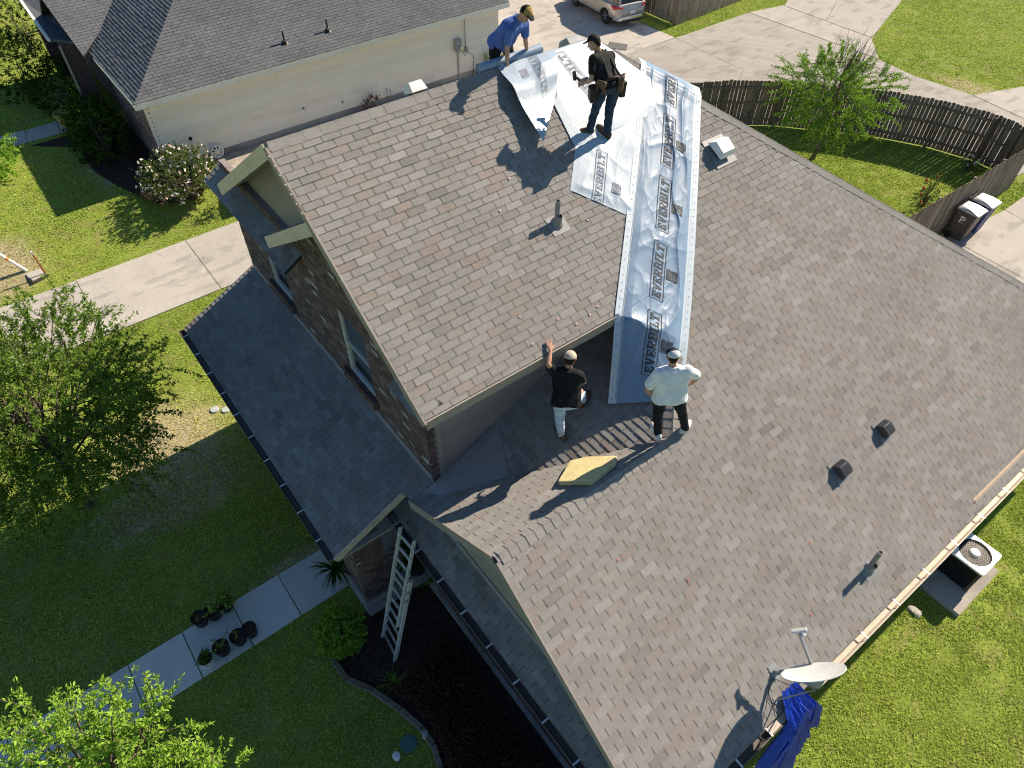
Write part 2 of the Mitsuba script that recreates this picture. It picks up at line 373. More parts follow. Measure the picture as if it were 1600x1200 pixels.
# skirt roof under the upper front gable, its small left slope, the corner return, and the skirt roof over the wing front
def plane_roof(name, a, b, top, drop, seed, out):
    """skirt: front edge from a to b, rising backwards to height `top` above it over `drop` metres in y"""
    a, b = A3(*a), A3(*b); k = math.hypot(drop, top); n = nrm((0, -top, drop)); e2 = nrm((0, -drop, -top))
    key = child_key(house + '__' + name); up_ = A3(0, drop, top)
    put(plate([a, b, b + up_, a + up_], 0.05, n), 'deck', key)
    reg = sbox(0, 0, b[0] - a[0], k)
    out.append((key, n, shingles(reg, a + up_ + n * 0.004, A3(1, 0, 0), e2, n, seed=seed, base=0.48, spread=.26)))
sets = [(mr, NP, setP), (pr, NR, setR), (wr, NQ, setQ)]
plane_roof('skirt_roof', (-4.62, -0.05, 5.88), (-0.80, -0.05, 5.88), 0.31, 0.52, 11, sets)
plane_roof('corner_roof', (2.75, -0.03, 6.02), (3.70, -0.03, 6.02), 0.24, 0.36, 12, sets)
plane_roof('wing_skirt_roof', (2.42, -0.27, 2.50), (8.95, -0.27, 2.50), 0.33, 0.47, 13, sets)
# the small gable over the two windows: left slope
XG = 1.08; ZG = zP(XG); NG = nrm((-S, 0, 1))
gk = child_key(house + '__gable_roof'); xg0 = -1.36
put(plate([(xg0, 0, ZG - S * (XG - xg0)), (XG, 0, ZG), (XG, 0.52, ZG), (xg0, 0.52, ZG - S * (XG - xg0))], 0.10, NG), 'deck', gk)
sets.append((gk, NG, shingles(sbox(0, 0, 0.52, (XG - xg0) * kS), A3(XG, 0, ZG) + NG * 0.004, A3(0, 1, 0), nrm((-1, 0, -S)), NG, seed=14, base=.45)))
split_pieces(sets, 300, 'shingle', house, ('shingle', 'shingle_field'))
# slopes on the far side (one sheet each, seen only from elsewhere)
XL = -4.0
bk = child_key(house + '__rear_roof')
far = [plate([(0, 0, ZR), (0, YH, ZR), (XL, YH - XL, ZR + S * XL), (XL, 0.5, ZR + S * XL), (-3.57, 0.5, ZR - S * 3.57), (-3.57, 0, ZR - S * 3.57)], 0.13, nrm((-S, 0, 1))),
       plate([(0, YH, ZR), (XM, YH + XM, zP(XM)), (XL, YH + XM, zP(XM)), (XL, YH - XL, ZR + S * XL)], 0.13, nrm((0, S, 1)))]
put(far, 'shingle', bk, tone=(0.5, 0.3))
# ridge, hip and wing caps
def caps(p, q, nl, nr, key, w=0.16, expo=0.155, seed=0, base=.58, th=.021):
    """cap shingles lapped from q (low) to p; nl, nr: downhill directions of the two slopes"""
    r = np.random.default_rng(seed); p, q = A3(*p), A3(*q); L = np.linalg.norm(q - p); d = (q - p) / L; up = nrm(-(nrm(nl) + nrm(nr)))
    nl, nr = nrm(nl), nrm(nr)
    for i in range(int(L / expo)):
        s0, s1 = i * expo, (i + 1) * expo + 0.035; h0, h1 = 0.010 + r.uniform(0, .002), th + r.uniform(0, .004)
        ww = w + r.normal(0, .004); pts = []
        for s, h in ((s0, h0), (s1, h1)):
            c = p + d * s + up * h
            pts += [c + nl * ww, c + nl * .03 + up * 0.0, c + up * .006, c + nr * .03, c + nr * ww]
        v = np.array(pts); v = np.vstack([v, v - up * 0.008]); f = []
        for k in range(4):
            f += [[k, k + 5, k + 6], [k, k + 6, k + 1], [k + 10, k + 16, k + 15], [k + 10, k + 11, k + 16], [k + 5, k + 15, k + 16], [k + 5, k + 16, k + 6], [k, k + 1, k + 11], [k, k + 11, k + 10]]
        f += [[0, 10, 15], [0, 15, 5], [4, 9, 19], [4, 19, 14]]
        m = tm(v, f); m.fix_normals()
        part(key, 'cap_shingle', m, 'shingle', tone=(np.clip(base + r.normal(0, .05), 0, 1), r.random() * 0.85))
dP, dB, dR_, dQ_ = (1, 0, -S), (-1, 0, -S), (0, -1, -S2), (-1, 0, -S)
caps((0, YH + .05, ZR), (0, 0.02, ZR), dB, dP, mr, seed=21, expo=.27, th=.014)
hd = nrm((1, 1, -S)); pe = nrm(np.cross(hd, (0, 0, 1)))
def fall(n, along):   # direction in the slope square to the cap line, pointing down
    t = nrm(np.cross(n, along)); return t if t[2] < 0 else -t
caps((0, YH, ZR), (XM, YH + XM, zP(XM)), fall(NP, hd), fall(nrm((0, S, 1)), hd), mr, seed=22, base=.52, expo=.27, th=.016)
caps((XW, yPR(XW) + .02, ZW), (XW, YG + .05, ZW), dQ_, dP, wr, w=0.15, seed=23, base=.6)
hr = nrm(A3(XW, yPR(XW), ZW) - A3(XE, yHT, zP(XE)))
caps((5.02, yPR(XW) + XW - 5.02, zP(5.02)), (XW, yPR(XW), ZW), fall(NP, hr), fall(NR, hr), mr, seed=24)

# ---- walls
def wall(name, P, to3, n, mat, thick=0.12):
    return part(house, name, slab(P, to3, thick, n), mat)
inY = lambda y: (lambda q: np.c_[q[:, 0], np.full(len(q), y), q[:, 1]])
yF = lambda x: YW - .02 * (XWC - x) / 7.6                      # the front wall is not quite square to the ridge
inF = lambda q: np.c_[q[:, 0], yF(q[:, 0]), q[:, 1]]
inX = lambda x: (lambda q: np.c_[np.full(len(q), x), q[:, 0], q[:, 1]])
WIN = [(-3.10, 4.05, -2.12, 5.50), (0.30, 4.12, 1.26, 5.66)]
front = Polygon([(-4.48, 0), (XWC, 0), (XWC, 6.30), (XG + (ZG - zP(XWC)) / S * 0, ZG - .14), (-1.15, 6.25), (-1.15, 5.95), (-4.48, 5.95)])
front = Polygon([(-4.48, -.9), (XWC, -.9), (XWC, zP(XWC) - .14), (XG, ZG - .16), (-1.2, ZG - .16 - S * (XG + 1.2)), (-4.48, ZG - .16 - S * (XG + 1.2))])
holes = shapely.union_all([sbox(*w) for w in WIN])
fw = wall('front_wall', front.difference(holes), inF, (0, -1, 0), 'mortar')
def bricks(region, to3, n, e1, seed, L=0.203, H=0.067, j=0.011, proud=0.010, dark=0.0):
    r = np.random.default_rng(seed); out = []; x0, y0, x1, y1 = region.bounds; pr_ = shapely.prepared.prep(region); n = A3(*n)
    for row in range(int((y1 - y0) / (H + j)) + 1):
        b = y0 + row * (H + j); off = (row % 2) * (L + j) / 2
        for c in range(-1, int((x1 - x0) / (L + j)) + 2):
            a = x0 + off + c * (L + j)
            q = sbox(a, b, a + L, b + H)
            if not pr_.intersects(q): continue
            if not pr_.contains(q):
                q = q.intersection(region)
                if q.geom_type != 'Polygon' or q.area < 0.0012: continue
                q = q.convex_hull
            cc = np.array(q.exterior.coords)[:-1]; p0 = to3(cc); h = proud * r.uniform(0.6, 1.3); m = len(cc)
            v = np.vstack([p0 + n * h, p0 - n * .004]); f = [[0, i, i + 1] for i in range(1, m - 1)]
            for i in range(m): k = (i + 1) % m; f += [[i, i + m, k + m], [i, k + m, k]]
            f = np.array(f); fn = np.cross(v[f[0][1]] - v[f[0][0]], v[f[0][2]] - v[f[0][0]])
            if fn @ n < 0: f = f[:, ::-1]
            out.append((v, f, (np.clip(r.beta(2, 2.2) - dark, 0, 1), r.random()), p0.mean(0), q.area))
    return out
rowlock = shapely.union_all([sbox(w[0] - .12, w[1] - .22, w[2] + .12, w[1]) for w in WIN])
bsets = [(fw, A3(0, -1, 0), bricks(front.difference(holes).difference(rowlock).intersection(sbox(-4.48, 3.2, XWC, 8)), inF, (0, -1, 0), None, 31, proud=0.012))]
for w in WIN:        # brick sill, bricks on edge
    ps = []
    for k in range(int((w[2] - w[0] + .22) / .078)):
        x = w[0] - .11 + k * .078; m = box((x + .034, YW - .045, w[1] - .10), (.068, .15, .19)); m.apply_transform(trimesh.transformations.rotation_matrix(-.12, [1, 0, 0], (x, YW, w[1] - .1)))
        part(fw, 'sill_brick', m, 'brick', tone=(rng.uniform(.05, .4), rng.uniform(0, .85)))
bsdf('pane_glass', {'type': 'thindielectric', 'int_ior': 1.5})
bsdf('blind', prin((0.055, 0.10, 0.085), 0.8, 0.2))
bsdf('window_frame', prin((0.50, 0.48, 0.45), 0.45, 0.4))
for w in WIN:
    wk = part(house, 'window', [beam((w[0] + .025, YW + .03, w[1]), (w[0] + .025, YW + .03, w[3]), .05, .05, (0, 1, 0)), beam((w[2] - .025, YW + .03, w[1]), (w[2] - .025, YW + .03, w[3]), .05, .05, (0, 1, 0)),
                                beam((w[0] + .05, YW + .03, w[1] + .025), (w[2] - .05, YW + .03, w[1] + .025), .05, .05), beam((w[0] + .05, YW + .03, w[3] - .025), (w[2] - .05, YW + .03, w[3] - .025), .05, .05)], 'window_frame')
    zm = (w[1] + w[3]) / 2
    part(wk, 'meeting_rail', beam((w[0] + .05, YW + .028, zm), (w[2] - .05, YW + .028, zm), .045, .04), 'window_frame')
    part(wk, 'pane', [box(((w[0] + w[2]) / 2, YW + .045, (w[1] + zm) / 2), (w[2] - w[0] - .10, .004, zm - w[1] - .09))], 'pane_glass')
    part(wk, 'pane', [box(((w[0] + w[2]) / 2, YW + .033, (w[3] + zm) / 2), (w[2] - w[0] - .10, .004, w[3] - zm - .09))], 'pane_glass')
    part(wk, 'roller_blind', box(((w[0] + w[2]) / 2, YW + .14, (w[1] + w[3]) / 2), (w[2] - w[0] + .1, .01, w[3] - w[1] + .1)), 'blind')
# siding triangle above the skirt roof, set back
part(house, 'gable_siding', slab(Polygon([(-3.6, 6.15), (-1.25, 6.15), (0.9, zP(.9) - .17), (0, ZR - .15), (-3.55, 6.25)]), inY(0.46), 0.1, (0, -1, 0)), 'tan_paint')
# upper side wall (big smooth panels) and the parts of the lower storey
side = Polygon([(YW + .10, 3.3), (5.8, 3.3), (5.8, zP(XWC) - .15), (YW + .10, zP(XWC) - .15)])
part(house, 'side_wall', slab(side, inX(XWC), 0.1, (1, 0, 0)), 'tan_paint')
part(house, 'corner_trim', [box((XWC + .012, YW + .19, 4.93), (.03, .09, 3.1))], 'tan_paint', tone=(.9, .5))
qn = [box((XWC - .0, YW + .045 + .0, 3.45 + k * .078), (.034, .10 + .05 * (k % 2), .067)) for k in range(36)]
for m in qn: part(fw, 'corner_brick', m, 'brick', tone=(rng.uniform(.1, .8), rng.random() * .9))
low = lambda name, P, f, n, mat: part(house, name, slab(P, f, 0.12, n), mat)
low('wing_wall', Polygon([(3.05, 0), (8.75, 0), (8.75, 2.6), (3.05, 2.6)]), inY(0.05), (0, -1, 0), 'mortar')
wgab = Polygon([(3.15, 2.85), (8.7, 2.85), (8.7, zP(8.7) - .15), (XW, ZW - .15), (3.3, zQ(3.3) - .15)]).buffer(0)
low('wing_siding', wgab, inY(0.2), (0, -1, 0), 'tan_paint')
bsets.append((house + '__wing_wall', A3(0, -1, 0), bricks(sbox(3.05, 0.12, 8.75, 2.5), inY(0.05), (0, -1, 0), None, 32)))
low('porch_side_wall', Polygon([(0.05, 0), (YW, 0), (YW, 2.6), (0.05, 2.6)]), inX(3.05), (-1, 0, 0), 'mortar')
low('right_wall', Polygon([(.05, 0), (15.0, 0), (15.0, 2.5), (.05, 2.5)]), inX(8.75), (1, 0, 0), 'beige_paint')
low('rear_wall', Polygon([(-4.4, 0), (8.75, 0), (8.75, 2.5), (-4.4, 2.5)]), inY(15.0), (0, 1, 0), 'mortar')
low('left_wall', Polygon([(YW, -.9), (15.0, -.9), (15.0, 2.5), (9.9, 5.5), (YW, 5.5)]), inX(-3.75), (-1, 0, 0), 'mortar')
bsets.append((house + '__left_wall', A3(-1, 0, 0), []))
# foundation strips and porch floor
part(house, 'foundation', [box((5.9, .02, .06), (5.75, .10, .16)), box((8.77, 7.5, .06), (.10, 15, .16))], 'concrete', tone=(.3, 0))
part(house, 'porch_floor', box((.9, -.50, .05), (3.9, 1.7, .12)), 'concrete', tone=(.35, 0))
# fascias, rakes, soffits, flashing
fz = lambda x: zP(x) - .13
def rake(name, a, b, mat='tan_paint', h=.17, tone=(.6, .5)):
    a, b = A3(*a), A3(*b); part(house, name, beam(a - (0, 0, h / 2 + .012), b - (0, 0, h / 2 + .012), .03, h), mat, tone=tone)
rake('rake_board', (0.02, -.017, ZR), (XE, -.017, zP(XE)))
rake('rake_board', (-0.02, -.017, ZR), (-3.57, -.017, ZR - 3.57 * S), 'beige_paint', h=.22)
rake('rake_board', (XG - .02, -.020, ZG), (xg0, -.020, ZG - S * (XG - xg0)), 'beige_paint', h=.21)
rake('rake_board', (XW + .02, YG - .017, ZW), (XM, YG - .017, zP(XM)))
rake('rake_board', (XW - .02, YG - .017, ZW), (xv - .05, YG - .017, zQ(xv)), h=.18)
rake('rake_board', (XP2 + .017, YP, ZP), (XP2 + .017, YG, zR(YG)), 'beige_paint', h=.16)
part(house, 'fascia', beam((XE + .017, 0, zP(XE) - .09), (XE + .017, yHT, zP(XE) - .09), .03, .16), 'tan_paint', tone=(.9, .5))
part(house, 'fascia', beam((XM - .01, YG, zP(XM) - .10), (XM - .01, YH + XM, zP(XM) - .10), .03, .17), 'beige_paint')
part(house, 'fascia', beam((XP1, YP + .01, ZP - .10), (XP2, YP + .01, ZP - .10), .03, .16), 'beige_paint')
part(house, 'soffit', [plate([(XWC, .05, zP(XE) - .2), (XE, .05, zP(XE) - .2), (XE, 5.4, zP(XE) - .2), (XWC, 5.4, zP(XE) - .2)], .02)], 'tan_paint')
part(house, 'soffit', [plate([(8.7, YG, 2.36), (XM - .03, YG, 2.36), (XM - .03, 15, 2.36), (8.7, 15, 2.36)], .02)], 'beige_paint')
part(house, 'porch_ceiling', [plate([(XP1 + .05, YP + .05, 2.42), (XP2 - .02, YP + .05, 2.42), (XP2 - .02, YW - .1, 2.42), (XP1 + .05, YW - .1, 2.42)], .03)], 'beige_paint')
def flash(name, a, b, h=.15, foot=.05, n=(0, -1, 0)):
    a, b, n = A3(*a), A3(*b), A3(*n); part(house, name, plate([a + n * .018, b + n * .018, b + n * .018 + (0, 0, h), a + n * .018 + (0, 0, h)], .012, n), 'grey_flashing')
flash('wall_flashing', (-4.48, YW - .02, zR(YW) - .01), (XWC + .02, YW, zR(YW) - .0), .17)
flash('wall_flashing', (-3.6, .46, 6.18), (-1.3, .46, 6.18), .10)
flash('wall_flashing', (3.2, .2, 2.82), (8.7, .2, 2.82), .20)
# smooth metal and membrane patch where the wall, porch roof and wing meet
pp = np.array([(3.10, .18), (3.42, .30), (4.02, 1.28), (3.10, 1.75)])
part(house, 'valley_patch', plate(liftR(.022)(pp), .008, NR), 'grey_flashing', tone=(.1, .1))
# gutters
def gutter(name, a, b, side, mat, w=.12, h=.10, straps=0, closed=True, smat='strap'):
    """open trough from a to b (top back edge); side: outward unit vector"""
    a, b, s = A3(*a), A3(*b), A3(*side); t = .004
    pts = [(0, 0), (0, -h), (w * .62, -h), (w * .75, -h * .62), (w, -h * .35), (w, 0), (w - .014, 0), (w - .014, -.006), (w - t, -.006), (w - t, -h * .33), (w * .75 - t, -h * .6), (w * .62 - t, -h + t), (t, -h + t), (t, 0)]
    m = trimesh.creation.extrude_polygon(Polygon(pts), np.linalg.norm(b - a), engine='earcut'); v = np.asarray(m.vertices); d = nrm(b - a)
    m = tm(a + v[:, :1] * s + v[:, 1:2] * A3(0, 0, 1) + v[:, 2:3] * d, m.faces); m.fix_normals()
    g = part(house, name, m, mat)
    if closed:
        for e in (a, b): part(g, 'end_cap', beam(e + s * .005 - (0, 0, h / 2), e + s * (w - .004) - (0, 0, h / 2), .004, h - .01), mat)
    for i in range(straps):
        c = a + (b - a) * ((i + .35) / straps); part(g, 'strap', beam(c + s * -.03 + (0, 0, .012), c + s * (w + .002) + (0, 0, .006), .028, .006), smat)
    return g
gutter('gutter', (XP1 + .0, YP - .012, ZP - .02), (XP2 + .0, YP - .012, ZP - .02), (0, -1, 0), 'dark_gutter', straps=10)
gutter('gutter', (2.50, -.285, 2.48), (8.95, -.285, 2.48), (0, -1, 0), 'dark_gutter', straps=9)
gutter('gutter', (XM + .012, 3.35, zP(XM) - .025), (XM + .012, YH + XM, zP(XM) - .025), (1, 0, 0), 'beige_paint', w=.13, straps=13)
gutter('gutter', (XM + .012, YG, zP(XM) - .025), (XM + .012, 2.62, zP(XM) - .025), (1, 0, 0), 'dark_gutter', w=.13, straps=4)
g_end = part(house, 'gutter_liner', plate([(XM + .02, 2.20, zP(XM) - .02), (XM + .12, 2.20, zP(XM) - .03), (XM + .12, 2.75, zP(XM) - .03), (XM + .02, 2.75, zP(XM) - .02)], .006), 'beige_paint')
part(house, 'rain_diverter', [plate(liftP(.015)(np.array([(8.93, 8.35), (9.00, 8.35), (9.0, 15.2), (8.93, 15.2)])), .004, NP),
                              plate([(9.0, 8.35, zP(9.0) + .015), (9.0, 15.2, zP(9.0) + .015), (8.985, 15.2, zP(9.0) + .085), (8.985, 8.35, zP(9.0) + .085)], .004)], 'beige_paint')
# the brick column of the porch
ck = part(house, 'column', box((2.20, -.96, 1.30), (.84, .58, 2.25)), 'mortar')
cx0, cx1, cy0, cy1 = 1.78, 2.62, -1.25, -.67
bsets.append((house + '__column', A3(.7, -.7, 0), bricks(sbox(cx0, .22, cx1, 2.42), inY(cy0), (0, -1, 0), None, 41) + bricks(sbox(cy0, .22, cy1, 2.42), inX(cx1), (1, 0, 0), None, 42)))
part(ck, 'plinth', box((2.20, -.96, .11), (.97, .72, .2), bev=.015), 'concrete', tone=(.3, 0))
split_pieces([s for s in bsets if s[2]], 300, 'brick', house, ('brick', 'brick_field'))

# ================================================================ GROUND, PAVING
def sst(a, b, x): t = np.clip((np.asarray(x, float) - a) / (b - a), 0, 1); return t * t * (3 - 2 * t)
def GZ(x, y):
    """height of the ground: the lawn falls from the front walk towards the driveway"""
    return -.75 * sst(.7, -3.0, x) * (1 - sst(-13.6, -16.2, x)) * (1 - sst(7.5, 11.5, y))
gx = np.concatenate([[-450, -150, -60, -30], np.arange(-17, 1.6, .25), [5, 30, 150, 450]]); gy = np.concatenate([[-450, -100, -40, -20], np.arange(-12, 13, .5), [20, 60, 150, 450]])
def gmesh(u, v): x = gx[np.rint(u * (len(gx) - 1)).astype(int)]; y = gy[np.rint(v * (len(gy) - 1)).astype(int)]; return np.c_[x, y, GZ(x, y)]
structure('ground', sheet(len(gx), len(gy), gmesh), 'soil_lawn', smooth=True)
PAVED = []
def slabs(key, rects, ring=0.0, z=.035, base=0.0, gap=.022, mat='concrete'):
    for q in rects:
        P = Polygon(q) if not isinstance(q, Polygon) else q
        PAVED.append(P); P = P.buffer(-gap / 2, join_style=2)
        m = trimesh.creation.extrude_polygon(P, z + .08, engine='earcut'); m.apply_translation((0, 0, -.08 + base))
        part(key, 'slab', m, mat, tone=(rng.uniform(.35, .85), ring))
def strip_slabs(key, a, b, xl, xr, ys, **k): slabs(key, [[(xl, y0), (xr, y0), (xr, y1), (xl, y1)] for y0, y1 in zip(ys[:-1], ys[1:])], **k)
drive = structure('driveway', None, None)
strip_slabs(drive, 0, 0, -13.18, -9.93, [-15, -12, -9.3, -6.3, -3.17, .40, 3.9, 7.4], base=-.75)
walk = structure('front_walk', None, None)
strip_slabs(walk, 0, 0, .84, 1.97, [-9.9, -8.8, -7.7, -6.62, -5.56, -4.5, -3.48, -2.45, -1.36], mat='pale_concrete')
nwalk = structure('side_walk', None, None)
slabs(nwalk, [[(-31 + k * 1.6, -3.05 + .0), (-29.4 + k * 1.6, -3.05), (-29.4 + k * 1.6, -1.9), (-31 + k * 1.6, -1.9)] for k in range(0)])
for k in range(6): slabs(nwalk, [[(-23.05 + .02 * k, -4.6 + k * 1.2 - 1.2 + 0), (-21.9, -4.75 + k * 1.2 - 1.2), (-21.9, -4.75 + k * 1.2), (-23.05, -4.6 + k * 1.2)]] if k < 5 else [])
back = structure('rear_driveway', None, None)
slabs(back, [[(-26, 16.6), (-19.9, 16.6), (-19.9, 21.8), (-26, 21.8)], [(-19.9, 16.6), (-14.0, 16.6), (-14.0, 21.8), (-19.9, 21.8)], [(-26, 21.8), (-19.9, 21.8), (-19.9, 26.2), (-26, 26.2)],
             [(-19.9, 21.8), (-13.9, 21.8), (-13.9, 25.2), (-19.9, 25.2)], [(-34, 16.6), (-26, 16.6), (-26, 26.2), (-34, 26.2)],
             [(-13.9, 30.7), (-6.45, 31.0), (-8.1, 32.9), (-13.45, 32.95)], [(-13.4, 33.0), (-10.75, 32.95), (-12.3, 36.2), (-15.0, 36.2)], [(-10.75, 32.95), (-8.1, 32.95), (-9.2, 36.2), (-12.3, 36.2)],
             [(-15.0, 36.2), (-9.2, 36.2), (-11, 41.5), (-16, 41.5)], [(-16, 41.5), (-11, 41.5), (-12.8, 47), (-17, 47)],
             [(-1.87, 30.95), (.5, 30.6), (1.6, 34.5), (-.6, 34.6)], [(.5, 30.6), (4.5, 30.2), (4.5, 34.5), (1.6, 34.5)]])
alley = structure('alley', None, None)
slabs(alley, [Polygon([(-14.0, 16.6), (-9.2, 16.6), (-8.6, 18.3), (-6.9, 20.5), (-9.5, 25.0), (-13.9, 25.2)]), Polygon([(-13.9, 25.2), (-9.5, 25.0), (-6.9, 20.5), (-5.3, 22.1), (-2.4, 24.6), (-4.5, 30.7), (-6.4, 31.0), (-13.9, 30.7)]),
              Polygon([(-2.4, 24.6), (-.7, 25.45), (1.0, 25.95), (2.5, 26.0), (3.3, 30.3), (-1.9, 31.0), (-4.5, 30.7)]), Polygon([(2.9, 26.0), (6.6, 25.0), (8, 29.6), (3.35, 30.3)])], ring=1.0, z=.02)
slabs(back, [[(3.0 + .35, 23.4), (6.6, 22.9), (6.6, 25.0), (3.3, 25.7)], [(3.0, 20.3), (6.6, 20.1), (6.6, 22.9), (3.35, 23.4)], [(2.75, 16.9), (6.6, 16.9), (6.6, 20.1), (2.75, 20.3)], [(6.6, 16.9), (10.5, 16.9), (10.5, 21), (6.6, 22.9)]])
# planting bed in front of the wing: mulch, timbers, plum ground cover
bedP = Polygon([(2.70, -1.4), (3.03, -2.30), (3.62, -2.33), (4.15, -2.02), (4.80, -1.78), (5.29, -1.65), (6.05, -1.74), (8.8, -2.2), (8.8, 0.0), (3.0, 0.0), (2.75, -.6)])
structure('planting_bed', trimesh.creation.extrude_polygon(bedP, .03, engine='earcut'), 'mulch')
bed2 = Polygon([(-17.6, 2.2), (-15.2, 2.4), (-14.2, 1.4), (-14.6, .3), (-16.6, -.5), (-18.2, -.9), (-20.4, -.9), (-21.6, -2.3), (-21.6, 1.2), (-17.4, 1.3)])
structure('planting_bed', trimesh.creation.extrude_polygon(bed2, .02, engine='earcut'), 'mulch')
soil_ = structure('side_yard', trimesh.creation.extrude_polygon(sbox(-16.5, 2.9, -13.6, 16.3), .02, engine='earcut'), 'bare_soil')
bsdf('timber', prin(proc(lambda p, n, uv: mix((0.10, 0.08, 0.06), (0.24, 0.20, 0.155), noise(p.x * 12, p.y * 12, p.z * 40) * .6 + uv.x * .4)), .95, .1))
eg = [(3.03, -2.35), (3.30, -2.36), (3.67, -2.33), (4.15, -2.05), (4.78, -1.81), (5.29, -1.67), (5.65, -1.66), (6.05, -1.76), (6.9, -1.95)]
edg = thing('bed_edging', 'weathered landscape timbers laid end to end along the mulch bed', 'edging')
for i, (a, b) in enumerate(zip(eg[:-1], eg[1:])): part(edg, 'timber', beam((*a, .06 + .005 * (i % 2)), (b[0] - .01, b[1], .06), .11, .12, bev=.012), 'timber', tone=(rng.random(), .5))

# ---- grass: single blades, thinner with distance
PAV = shapely.union_all(PAVED).buffer(.01); HOUSEFOOT = sbox(-4.4, .05, 8.8, 15.0)
NB = Polygon([(-16.5, 1.2), (-16.5, 16.3), (-30, 16.3), (-30, 1.2)])
nogrow = shapely.union_all([PAV, HOUSEFOOT, NB, bedP, bed2, sbox(-16.5, 2.9, -13.6, 16.3), sbox(9.15, 8.05, 10.15, 9.9)])
def grow(seed, poly, dens, size):
    r = np.random.default_rng(seed); x0, y0, x1, y1 = poly.bounds; n = int((x1 - x0) * (y1 - y0) * dens)
    p = np.c_[r.uniform(x0, x1, n), r.uniform(y0, y1, n)]
    d = np.hypot(np.hypot(p[:, 0] - CAM[0], p[:, 1] - CAM[1]), CAM[2]); keep = r.random(n) < np.clip((17.0 / d) ** 1.7, .12, 1)
    q3 = np.c_[p, 0 * p[:, 0]]; uv, z = project(q3); keep &= (z > .5) & (np.abs(uv[:, 0] - 800) < 900) & (np.abs(uv[:, 1] - 600) < 700)
    p = p[keep]; p = p[shapely.contains_xy(poly, p[:, 0], p[:, 1])]; p = p[~shapely.contains_xy(nogrow, p[:, 0], p[:, 1])]
    q3 = np.c_[p, 0 * p[:, 0]]
    cl = meshkit.fbm(q3 * (2.6, 2.6, 1), 4, seed=5); big = meshkit.fbm(q3 * (.35, .35, 1) + 9, 3, seed=8)
    bald = np.exp(-(((p[:, 0] + 4.8) / 1.9) ** 2 + ((p[:, 1] + 3.2) / 2.0) ** 2)) + np.exp(-(((p[:, 0] + 14.7) / 1.4) ** 2 + ((p[:, 1] + 4.9) / 1.4) ** 2)) + .8 * np.exp(-(((p[:, 0] + 1.8) / 2.2) ** 2 + ((p[:, 1] - 31.6) / .7) ** 2)) + .7 * np.exp(-(((p[:, 0] - 1.2) / 1.0) ** 2 + ((p[:, 1] + 2.2) / 1.6) ** 2))
    keep = r.random(len(p)) < np.clip(1.15 * (cl - .22) / .4, .12, 1) * (1 - .88 * np.clip(bald, 0, 1))
    p, cl, big, bald = p[keep], cl[keep], big[keep], np.clip(bald[keep], 0, 1)
    n = len(p); d = np.hypot(np.hypot(p[:, 0] - CAM[0], p[:, 1] - CAM[1]), CAM[2]); sc = np.clip(d / 17, 1, 1.9)
    a = r.uniform(0, 2 * np.pi, n); h = size * .62 * r.uniform(.5, 1.25, n) * (.55 + .9 * cl); w = .0125 * sc * r.uniform(.7, 1.4, n); ln = size * r.uniform(.4, 1.2, n); a2 = r.uniform(0, 2 * np.pi, n)
    b = np.c_[p, GZ(p[:, 0], p[:, 1])]; s = np.c_[np.cos(a), np.sin(a), 0 * a] * w[:, None]; t = b + np.c_[np.cos(a2) * ln, np.sin(a2) * ln, h]
    V = np.stack([b - s, b + s, t], 1).reshape(-1, 3)
    tone = np.clip(.50 * big + .35 * cl + r.normal(0, .16, n) + .25 * bald, 0, 1); straw = r.random(n) < .10 + .35 * bald; tone = np.where(straw, 1.0, tone)
    return V, np.arange(3 * n).reshape(-1, 3), np.repeat(np.c_[tone, r.random(n)], 3, 0)
gv = grow(61, Polygon([(-30, -12), (13, -12), (13, .2), (-4, .3), (-8.9, 10), (-30, 2)]), 1500, .055)
put(tm(gv[0], gv[1]), 'grass_blade', thing('lawn_grass', 'short mown grass of the front lawns either side of the driveway', 'grass', kind='stuff'), uv=gv[2])
gv = grow(62, Polygon([(9.0, 0), (15, 0), (15, 16), (9.0, 16)]), 2300, .055)
put(tm(gv[0], gv[1]), 'grass_blade', thing('lawn_grass', 'sunlit grass beside the house under the satellite dish and the air conditioner', 'grass', kind='stuff'), uv=gv[2])
gv = grow(63, Polygon([(-9, 14), (2.8, 14), (2.8, 25.6), (1, 25.7), (-2.4, 24.3), (-5.4, 21.8), (-7.6, 18.3)]), 2600, .06)
put(tm(gv[0], gv[1]), 'grass_blade', thing('lawn_grass', 'bright green grass of the small fenced back yard', 'grass', kind='stuff'), uv=gv[2])
gv = grow(64, Polygon([(-15.4, 25.2), (-13.9, 25.2), (-13.9, 30.7), (-13.4, 33), (-15.0, 36.2), (-17, 47), (-20, 47), (-16, 33)]), 2600, .07)
put(tm(gv[0], gv[1]), 'grass_blade', thing('lawn_grass', 'strip of bright grass at the foot of the fence beside the parked car', 'grass', kind='stuff'), uv=gv[2])
gv = grow(65, Polygon([(-8.1, 32.9), (-6.4, 31.0), (-5.0, 30.8), (-1.9, 31.0), (-.6, 34.6), (3.5, 34.6), (6, 50), (-12, 50), (-11, 41.5), (-9.2, 36.2)]), 2600, .065)
put(tm(gv[0], gv[1]), 'grass_blade', thing('lawn_grass', 'wide sunlit lawn across the alley with worn dry patches', 'grass', kind='stuff'), uv=gv[2])
gv = grow(66, shapely.union_all([Polygon([(2.75, 23.4), (3.3, 23.4), (3.3, 25.7), (2.85, 26)]), Polygon([(-15.7, 16.4), (-13.0, 16.4), (-13.4, 20.2), (-14.6, 20.6), (-15.7, 20.0)])]), 2600, .06)
put(tm(gv[0], gv[1]), 'grass_blade', thing('lawn_grass', 'small leftover patches of grass between the paving and the fence', 'grass', kind='stuff'), uv=gv[2])

